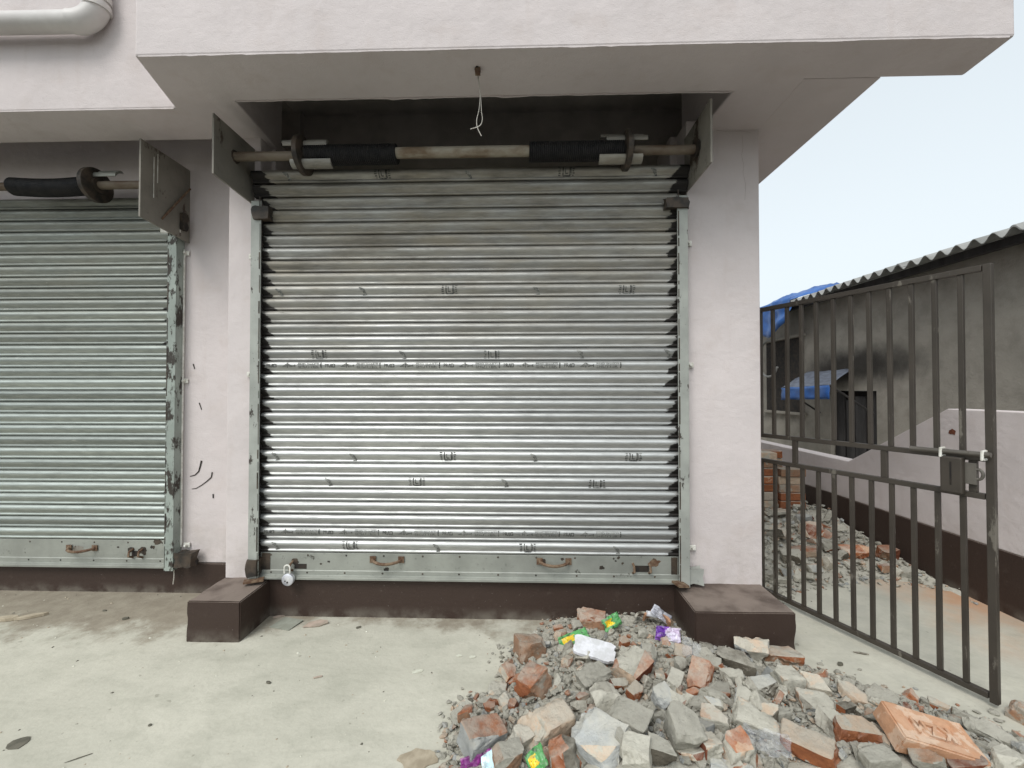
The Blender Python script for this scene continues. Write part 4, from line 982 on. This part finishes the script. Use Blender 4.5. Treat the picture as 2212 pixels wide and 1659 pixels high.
# fill: mid-size lumps, alike, sharing a few meshes
VAR = {}
frr = random.Random(11)
for st in 'gcpmrd':
    VAR[st] = [chunk_mesh('rubble_lump', 1000 + ord(st) * 20 + i, (.115, frr.uniform(.045, .09), frr.uniform(.022, .06)), st, 6, 1.1) for i in range(8)]
LOOK = {'g': 'grey', 'c': 'bluish grey', 'p': 'peach', 'm': 'mixed grey-orange', 'r': 'red brick', 'd': 'dark'}
def to_px(p):
    v = CR.transposed() @ (Vector(p) - CAM); return 1106 + FPX * v.x / -v.z, 829.5 - FPX * v.y / -v.z
def name_lump(p, st, s, noun):
    px, py = to_px(p); size = 'tiny' if s < .036 else 'small' if s < .05 else 'middling' if s < .075 else 'large'
    for x, y, lab in sorted(NAMED, key=lambda n: (n[0] - px) ** 2 + (n[1] - py) ** 2)[:12]:
        dx, dy = px - x, py - y; where = ('left of' if dx < 0 else 'right of') if abs(dx) > abs(dy) else ('above' if dy < 0 else 'below')
        l = f'{size} {LOOK[st]} {noun} {where} the {lab}'
        words = l.split()
        if len(words) > 16: continue
        if l not in USED: USED.add(l); return l
    return f'{size} loose {LOOK[st]} {noun} lying among many others like it'
def fill(n, poly, bx, rng, szr, grp, lab, names, tries=9000):
    k = 0
    while k < n and tries:
        tries -= 1
        if bx is None:
            px = rng.uniform(985, 2260); py = rng.uniform(1330, 1690); p = at_z(px, py, .06)
        else: p = Vector((rng.uniform(bx[0], bx[1]), rng.uniform(bx[2], bx[3]), 0))
        if not inside(poly, p.x, p.y): continue
        s = rng.uniform(*szr) ** 1.0
        e = edged(poly, p.x, p.y)
        st = rng.choices('gcpmrd', (9, 1.5, 2.2, 2, 1, .5))[0]
        if any((p.x - a) ** 2 + (p.y - b) ** 2 < (r * .66 + s * .15) ** 2 for a, b, r in HP): continue
        HP.append((p.x, p.y, s * .3))
        o = put('rubble_lump' if st != 'r' else 'brick_chip', rng.choice(VAR[st]), None, (p.x, p.y, H(p.x, p.y) + s * .12), (rng.gauss(0, .5), rng.gauss(0, .5), rng.uniform(0, 6.28)))
        f = s / .1; o.scale = (f * rng.uniform(.85, 1.2), f * rng.uniform(.8, 1.15), f * rng.uniform(.8, 1.2))
        tag(o, name_lump(o.location, st, s, 'lump' if st != 'r' else 'chip'), 'rubble piece', grp); k += 1
fill(125, POLY, None, frr, (.045, .085), 'loose lumps of the rubble heap', None, None)
fill(170, POLY, None, frr, (.024, .05), 'loose lumps of the rubble heap', None, None)
fill(95, ALLEY, (1.45, 2.78, 2.7, 4.3), frr, (.04, .11), 'loose lumps of the alley rubble', None, None)

# gravel: crumbs nobody could count
def gravel(name, n, poly, sampler, szr, label, seed):
    rr = random.Random(seed); m = MB(); base = []
    ico = bmesh.new(); bmesh.ops.create_icosphere(ico, subdivisions=1, radius=1); iv = [v.co.copy() for v in ico.verts]; jf = [tuple(v.index for v in f.verts) for f in ico.faces]; ico.free()
    k = 0
    while k < n:
        x, y = sampler(rr); ins = inside(poly, x, y)
        if not ins:
            if rr.random() > math.exp(-edged(poly, x, y) / .032): continue
        s = szr[0] + (szr[1] - szr[0]) * rr.random() ** 2.6
        rot = Matrix.Rotation(rr.uniform(0, 6.28), 3, 'Z') @ Matrix.Rotation(rr.gauss(0, .5), 3, 'X'); sc = (s * rr.uniform(.7, 1.2), s * rr.uniform(.6, 1), s * rr.uniform(.35, .75))
        c = Vector((x, y, H(x, y) + s * .25)); m.mi = rr.choices((0, 1, 2, 3, 4), (9, .9, 1.3, .8, 1.6))[0]
        m.add([c + rot @ Vector((v.x * sc[0], v.y * sc[1], v.z * sc[2])) * rr.uniform(.5, 1.25) for v in iv], jf); k += 1
    o = m.build(name, RM[:5], None); tag(o, label, 'gravel', None, 'stuff'); return o
gravel('gravel', 7000, POLY, lambda r: (lambda p: (p.x, p.y))(at_z(r.uniform(940, 2300), r.uniform(1325, 1690), .03)), (.004, .02), 'grey mortar crumbs scattered over and around the rubble heap', 21)
gravel('gravel', 2600, ALLEY, lambda r: (r.uniform(1.42, 2.78), r.uniform(2.2, 4.3)), (.006, .026), 'mortar crumbs scattered on the alley floor', 22)

# stamped brick
u = Vector((.968, -.085, -.235)).normalized(); w_ = Vector((.12, .93, .30)); w_ = (w_ - u * w_.dot(u)).normalized(); nrm = u.cross(w_).normalized()
BL, BWd, BH = .252, .124, .072
ctr = at_z(s2d(2918), s2d(2281), .185)
KB = empty('stamped_brick', ctr - nrm * BH); tag(KB, 'whole orange brick stamped with raised letters, lower right of heap', 'brick', 'broken pieces of the rubble heap')
KB.matrix_world = Matrix(((u.x, w_.x, nrm.x, KB.location.x), (u.y, w_.y, nrm.y, KB.location.y), (u.z, w_.z, nrm.z, KB.location.z), (0, 0, 0, 1)))
def frog_brick():
    bm = bmesh.new(); hx, hy = BL / 2, BWd / 2; fx, fy, fd = .078, .036, .010
    oc = [(-hx, -hy), (hx, -hy), (hx, hy), (-hx, hy)]; ic = [(-fx, -fy), (fx, -fy), (fx, fy), (-fx, fy)]; jc = [(-fx + .008, -fy + .010), (fx - .008, -fy + .010), (fx - .008, fy - .010), (-fx + .008, fy - .010)]
    b = [bm.verts.new((x, y, 0)) for x, y in oc]; t = [bm.verts.new((x, y, BH)) for x, y in oc]; i = [bm.verts.new((x, y, BH)) for x, y in ic]; j = [bm.verts.new((x, y, BH - fd)) for x, y in jc]
    bm.faces.new(b[::-1]); bm.faces.new(j)
    for k in range(4):
        l = (k + 1) % 4
        bm.faces.new((b[k], b[l], t[l], t[k])); bm.faces.new((t[k], t[l], i[l], i[k])); bm.faces.new((i[k], i[l], j[l], j[k]))
    bmesh.ops.bevel(bm, geom=[e for e in bm.edges if any(v in e.verts for v in b + t)and not any(v in e.verts for v in i)], offset=.005, segments=2, affect='EDGES')
    for _ in range(3):
        el = [e for e in bm.edges if e.calc_length() > .014]
        bmesh.ops.subdivide_edges(bm, edges=el, cuts=1); bmesh.ops.triangulate(bm, faces=bm.faces[:])
    bm.normal_update()
    for v in bm.verts: v.co += v.normal * (.0025 * noise.noise(v.co * 22) + .0016 * noise.noise(v.co * 60))
    me = bpy.data.meshes.new('brick_body'); bm.to_mesh(me); bm.free(); me.materials.append(M['brick_new']); fixn(me, 35); return me
put('brick_body', frog_brick(), KB)
tv, tf = text_mesh('KZM', 1, .03); x0 = min(v.x for v in tv); x1 = max(v.x for v in tv); y0 = min(v.y for v in tv); y1 = max(v.y for v in tv)
def lxy(v): return ((.5 - (v.x - x0) / (x1 - x0)) * .118, (.5 - (v.y - y0) / (y1 - y0)) * .046)
bm = bmesh.new(); vv = [bm.verts.new((*lxy(v), BH - .0012)) for v in tv]
for f in tf: bm.faces.new([vv[i] for i in f])
ex = bmesh.ops.extrude_face_region(bm, geom=bm.faces[:]); bmesh.ops.translate(bm, verts=[e for e in ex['geom'] if isinstance(e, bmesh.types.BMVert)], vec=(0, 0, -.012))
me = bpy.data.meshes.new('raised_letters'); bm.to_mesh(me); bm.free(); me.materials.append(M['brick_new']); fixn(me, 30); put('raised_letters', me, KB)

# brick stack in the alley
BRK = []
for i in range(5):
    bm = bmesh.new(); bmesh.ops.create_cube(bm, size=1); bmesh.ops.scale(bm, vec=(.23, .115, .070), verts=bm.verts); bmesh.ops.bevel(bm, geom=bm.edges[:], offset=.005, segments=1, affect='EDGES')
    for v in bm.verts: v.co += Vector((1, 1, 1)) * .003 * noise.noise(v.co * 40 + Vector((i * 5, 0, 0)))
    me = bpy.data.meshes.new('brick'); bm.to_mesh(me); bm.free(); me.materials.append([M['brick_dusty'], M['brick'], M['brick_dusty'], M['brick'], M['peach']][i]); fixn(me); BRK.append(me)
srr = random.Random(8)
def stackcol(x, y, z0, n, dx, name_pos):
    for r in range(n):
        o = put('brick', srr.choice(BRK), None, (x + srr.uniform(-.012, .012), y + srr.uniform(-.012, .012), z0 + r * .0735 + .036), (0, 0, srr.uniform(-.06, .06) + dx))
        where = ['lowest of', 'second from the bottom of', 'third from the bottom of', 'fourth from the bottom of', 'fifth from the bottom of', 'sixth from the bottom of', 'seventh from the bottom of', 'eighth from the bottom of'][r] if r < n - 1 else 'topmost of'
        tag(o, f'orange brick {where} the {name_pos} stack in the alley', 'brick', 'bricks stacked in the alley')
by = 3.98
b0 = at_y(1704, 1050, by).x
stackcol(b0, by, .06, 7, 0, 'lower front')
stackcol(b0 - .245, by + .02, .06, 9, 0, 'taller front')
stackcol(b0 - .12, by + .145, .06, 9, 0, 'rear')

# ------------------------------------------------------------------ litter
def on_heap(x, y, lift=0.):
    px, py = s2d(x), s2d(y); z = .03
    for _ in range(6): p = at_z(px, py, z); z = H(p.x, p.y) + lift
    return p
def crumple(name, ctr, a, b, mats, label, cat, seed, amp=.012, nu=16, nv=10, parent=None, th=.0012, split=None, curl=0.):
    """crumpled sheet spanned by the vectors a and b around ctr"""
    a, b = Vector(a), Vector(b); n = a.cross(b).normalized()
    def fn(u, v):
        s = (u - .5); t = (v - .5); ja = 1 + .10 * nz(u * 3, v * 3, seed + 9)
        return Vector(ctr) + a * s * ja + b * t * (1 + .12 * nz(u * 4, v * 2, seed + 5)) + n * (amp * (nz(u * 2.6, v * 2.6, seed) * 1.4 + .8 * nz(u * 7, v * 7, seed + 2)) + curl * 4 * (t * t))
    o = sheetmesh(name, fn, nu, nv, mats, label, cat, th, 25, None, parent)
    if split:
        for f in o.data.polygons:
            v = (f.index // nu) / nv; uu = (f.index % nu) / nu; f.material_index = split(uu, v)
    return o
GY = [M['wrap_green'], M['wrap_yellow'], M['wrap_silver']]
def gsplit(u, v): return 1 if .2 < v < .8 and .12 < u < .55 + .1 * math.sin(v * 9) else (2 if v > .94 else 0)
c = on_heap(1793, 1994, .035); crumple('snack_wrapper', c, (.145, .058, .026), (-.022, .034, .034), GY, 'green and yellow foil wrapper lying left of the white foam', 'wrapper', 1, .006, split=gsplit, curl=.004)
c = on_heap(1912, 1944, .045); crumple('snack_wrapper', c, (.09, .045, .025), (-.025, .022, .052), GY, 'green and yellow foil wrapper behind the plinth half brick', 'wrapper', 2, .008, split=gsplit)
c = on_heap(1676, 2376, .05); crumple('snack_wrapper', c, (.05, .02, .03), (-.025, .04, .035), GY, 'green and yellow wrapper trapped at the bottom photo edge', 'wrapper', 3, .008, split=gsplit)
c = on_heap(2088, 1982, .04); crumple('foil_scrap', c, (.12, -.01, -.01), (.02, .04, .05), [M['wrap_purple'], M['wrap_lilac']], 'shiny purple and lilac foil scrap in front of the corner step', 'wrapper', 4, .016, split=lambda u, v: 1 if u > .42 + .1 * math.sin(v * 8) else 0)
c = on_heap(2066, 1920, .075); crumple('foil_scrap', c, (.10, .02, -.075), (.03, .03, .03), [M['wrap_silver']], 'crumpled silver foil scrap at the plinth corner', 'wrapper', 5, .008)
c = on_heap(1490, 2386, .02); crumple('foil_scrap', c, (.10, .02, .02), (-.01, .04, .03), [M['wrap_magenta']], 'dark magenta foil scrap at the bottom photo edge', 'wrapper', 6, .012)
c = on_heap(1535, 2384, .025); crumple('foil_scrap', c, (.06, .02, .02), (-.01, .05, .03), [M['wrap_sky']], 'pale blue foil scrap beside the magenta one', 'wrapper', 7, .008)
c = on_heap(2395, 2312, .06); crumple('clear_film', c, (.12, -.06, .01), (.04, .075, .02), [M['film']], 'crumpled clear plastic film left of the orange split brick', 'plastic film', 8, .022, 34, 24)
c = on_heap(2160, 2030, .05); crumple('clear_film', c, (.07, -.03, -.03), (.02, .05, .06), [M['wrap_lilac'], M['film']], 'torn pale film beside the square peach fragment', 'plastic film', 9, .012, split=lambda u, v: 1)
# torn white board
c = on_heap(1856, 2032, .045); rr = random.Random(2); m = MB(); out = []
for k in range(40):
    a = 2 * math.pi * k / 40; ca, sa = math.cos(a), math.sin(a); q = 1 / max(abs(ca), abs(sa) * 1.0); q = min(q, 1.25) * (1 + .05 * rr.uniform(-1, 1)); out.append((.092 * q * ca, .05 * q * sa))
m.prism(out, 0, .016); FB = m.build('foam_board', M['foam'], None, loc=c, rot=(R(16), R(6), R(-16)), bevel=.002); tag(FB, 'torn white foam board lying on the heap beside the green wrapper', 'board')
# curved terracotta shards at the plinth corner
for k, (x, y, r, a0, a1, tl, lab) in enumerate(((2050, 1948, .062, 20, 170, 25, 'curved terracotta pot shard in the plinth corner'), (2014, 1932, .05, 60, 175, 60, 'thin grey-brown curved shard leaning on the plinth'))):
    c = on_heap(x, y, .03); m = MB(); n = 14
    vs = []
    for i in range(n + 1):
        a = R(a0 + (a1 - a0) * i / n)
        for rr_, zz in ((r, 0), (r - .009, 0), (r - .012, .05), (r - .003, .052 + .006 * math.sin(i))): vs.append((rr_ * math.cos(a) * 1.2, rr_ * math.sin(a), zz))
    m.add(vs, [(4 * i + j, 4 * i + (j + 1) % 4, 4 * i + 4 + (j + 1) % 4, 4 * i + 4 + j) for i in range(n) for j in range(4)] + [(0, 1, 2, 3), (4 * n, 4 * n + 3, 4 * n + 2, 4 * n + 1)])
    tag(m.build('pot_shard', M['terracotta'] if k == 0 else M['mortar_dark'], None, 40, c - Vector((0, 0, .02)), (R(tl), R(10), R(-20))), lab, 'shard')
c = on_heap(2038, 1917, .075); m = MB(); m.tube([c + Vector((-.028, 0, 0)), c + Vector((.03, .004, -.012))], .014, 12); tag(m.build('white_plug', M['foam'], None, 40), 'short white plastic plug on the pot shard', 'plug')

# floor scraps
def plate(name, px, py, w, d, rot, mat, label, cat, th=.004, seed=1, tilt=0., corners=14, square=False):
    c = at_z(px, py, 0); rr = random.Random(seed); m = MB()
    if square: pts = [(-w / 2, -d / 2), (w / 2 * .9, -d / 2 * .96), (w / 2, d / 2), (-w / 2 * .8, d / 2 * .92)]
    else: pts = [(w / 2 * math.cos(2 * math.pi * k / corners) * rr.uniform(.7, 1.15), d / 2 * math.sin(2 * math.pi * k / corners) * rr.uniform(.7, 1.15)) for k in range(corners)]
    m.prism(pts, .0012, .0012 + th); o = m.build(name, mat, None, None, (c.x, c.y, abs(tilt) * d * .5), (tilt, 0, rot)); tag(o, label, cat); return o
plate('card_scrap', 619, 1349, .135, .10, -.25, M['paper'], 'flat grey card scrap beside the central step', 'card', .003, square=True, tilt=.06)
plate('paper_scrap', 607, 1331, .085, .03, .5, M['paper_pink'], 'torn pinkish paper at the foot of the plinth', 'paper', .003, 3)
plate('paper_scrap', 684, 1350, .14, .05, .35, M['paper_pink'], 'folded stained paper right of the grey card', 'paper', .006, 4, tilt=.2)
plate('white_splash', 1020, 1420, .034, .026, 0, M['splat'], 'dried white splash on the floor, nearest the heap', 'splash', .0012, 5)
plate('white_splash', 992, 1417, .03, .02, 0, M['splat'], 'dried white splash on the floor, middle of three', 'splash', .0012, 6)
plate('white_splash', 902, 1451, .06, .03, .3, M['splat'], 'dried white splash on the floor, farthest from the heap', 'splash', .0012, 7)
plate('dried_leaf', 40, 1606, .075, .07, .5, M['leaf'], 'dark dried leaf flat on the floor at the photo corner', 'leaf', .0015, 8, corners=11)
plate('floor_stain_crust', 905, 1640, .15, .09, .1, M['woodchip'], 'brownish crust of spilt mortar at the bottom photo edge', 'mortar crust', .003, 9)
for k, (px, py, w, d, rot, mat, name, lab) in enumerate((
    (70, 1334, .15, .032, .5, 'woodchip', 'wood_offcut', 'pale wood offcut lying in dirt near the photo edge'),
    (18, 1340, .12, .04, .12, 'woodchip', 'wood_offcut', 'pale wood offcut cut by the photo edge'),
    (271, 1338, .034, .02, .6, 'leaf', 'dark_pebble', 'dark pebble in the dirt before the plinth'),
    (226, 1320, .03, .012, .1, 'leaf', 'dark_pebble', 'dark sliver in the dirt near the far plinth'),
    (324, 1568, .014, .012, 0, 'leaf', 'dark_pebble', 'single black crumb in the middle of bare floor'),
    (580, 1476, .03, .014, -.3, 'leaf', 'dark_pebble', 'dark chip on bare floor before the step'),
    (774, 1357, .03, .014, .6, 'leaf', 'dark_pebble', 'black bit on the floor right of stained paper'),
    (686, 1464, .05, .010, .4, 'paper_pink', 'wood_splinter', 'reddish splinter on the floor before the central shutter'),
    (172, 1638, .075, .005, .6, 'leaf', 'thin_twig', 'thin dark twig on the floor near the dried leaf'),
    (520, 1378, .03, .02, .3, 'splat', 'mortar_crumb', 'pale crumb at the foot of the central step'),
    (1815, 1437, .035, .02, .4, 'leaf', 'dark_pebble', 'dark twisted scrap on the floor beside the gate'),
    (1862, 1413, .07, .012, -.3, 'mortar_dark', 'wood_splinter', 'thin dark splinter on the floor beside the gate'))):
    c = at_z(px, py, 0); me = MB(); rr = random.Random(k + 40); n = 8
    pts = [(w / 2 * math.cos(2 * math.pi * q / n) * rr.uniform(.75, 1.1), d / 2 * math.sin(2 * math.pi * q / n) * rr.uniform(.75, 1.1)) for q in range(n)]
    me.prism(pts, 0, min(w, d) * .5); o = me.build(name, M[mat], None, None, (c.x, c.y, .001), (0, 0, rot), .0015); tag(o, lab, name.replace('_', ' ').split()[-1])
# uncountable crumbs on the floor
m = MB(); rr = random.Random(77)
for _ in range(300):
    px = rr.uniform(-20, 1250); py = 1285 + 380 * rr.random() ** 2.2; c = at_z(px, py, 0)
    if c.y > 2.6 or (c.y > 2.35 and c.x > -1.5) or (c.y > 2.1 and -1.76 < c.x < -1.45): continue
    s = .002 + .006 * rr.random() ** 3; m.mi = rr.choices((0, 1, 2), (3, 4, 3))[0]
    q = [c + Vector((s * math.cos(a) * rr.uniform(.5, 1.3), s * math.sin(a) * rr.uniform(.5, 1.3), .0005)) for a in [k * 1.2566 + rr.random() for k in range(5)]]; t = c + Vector((0, 0, s * .7)); m.add(q + [t], [(i, (i + 1) % 5, 5) for i in range(5)])
tag(m.build('grit', [M['leaf'], M['woodchip'], M['splat']], None), 'scattered grit and crumbs on the concrete floor', 'grit', None, 'stuff')
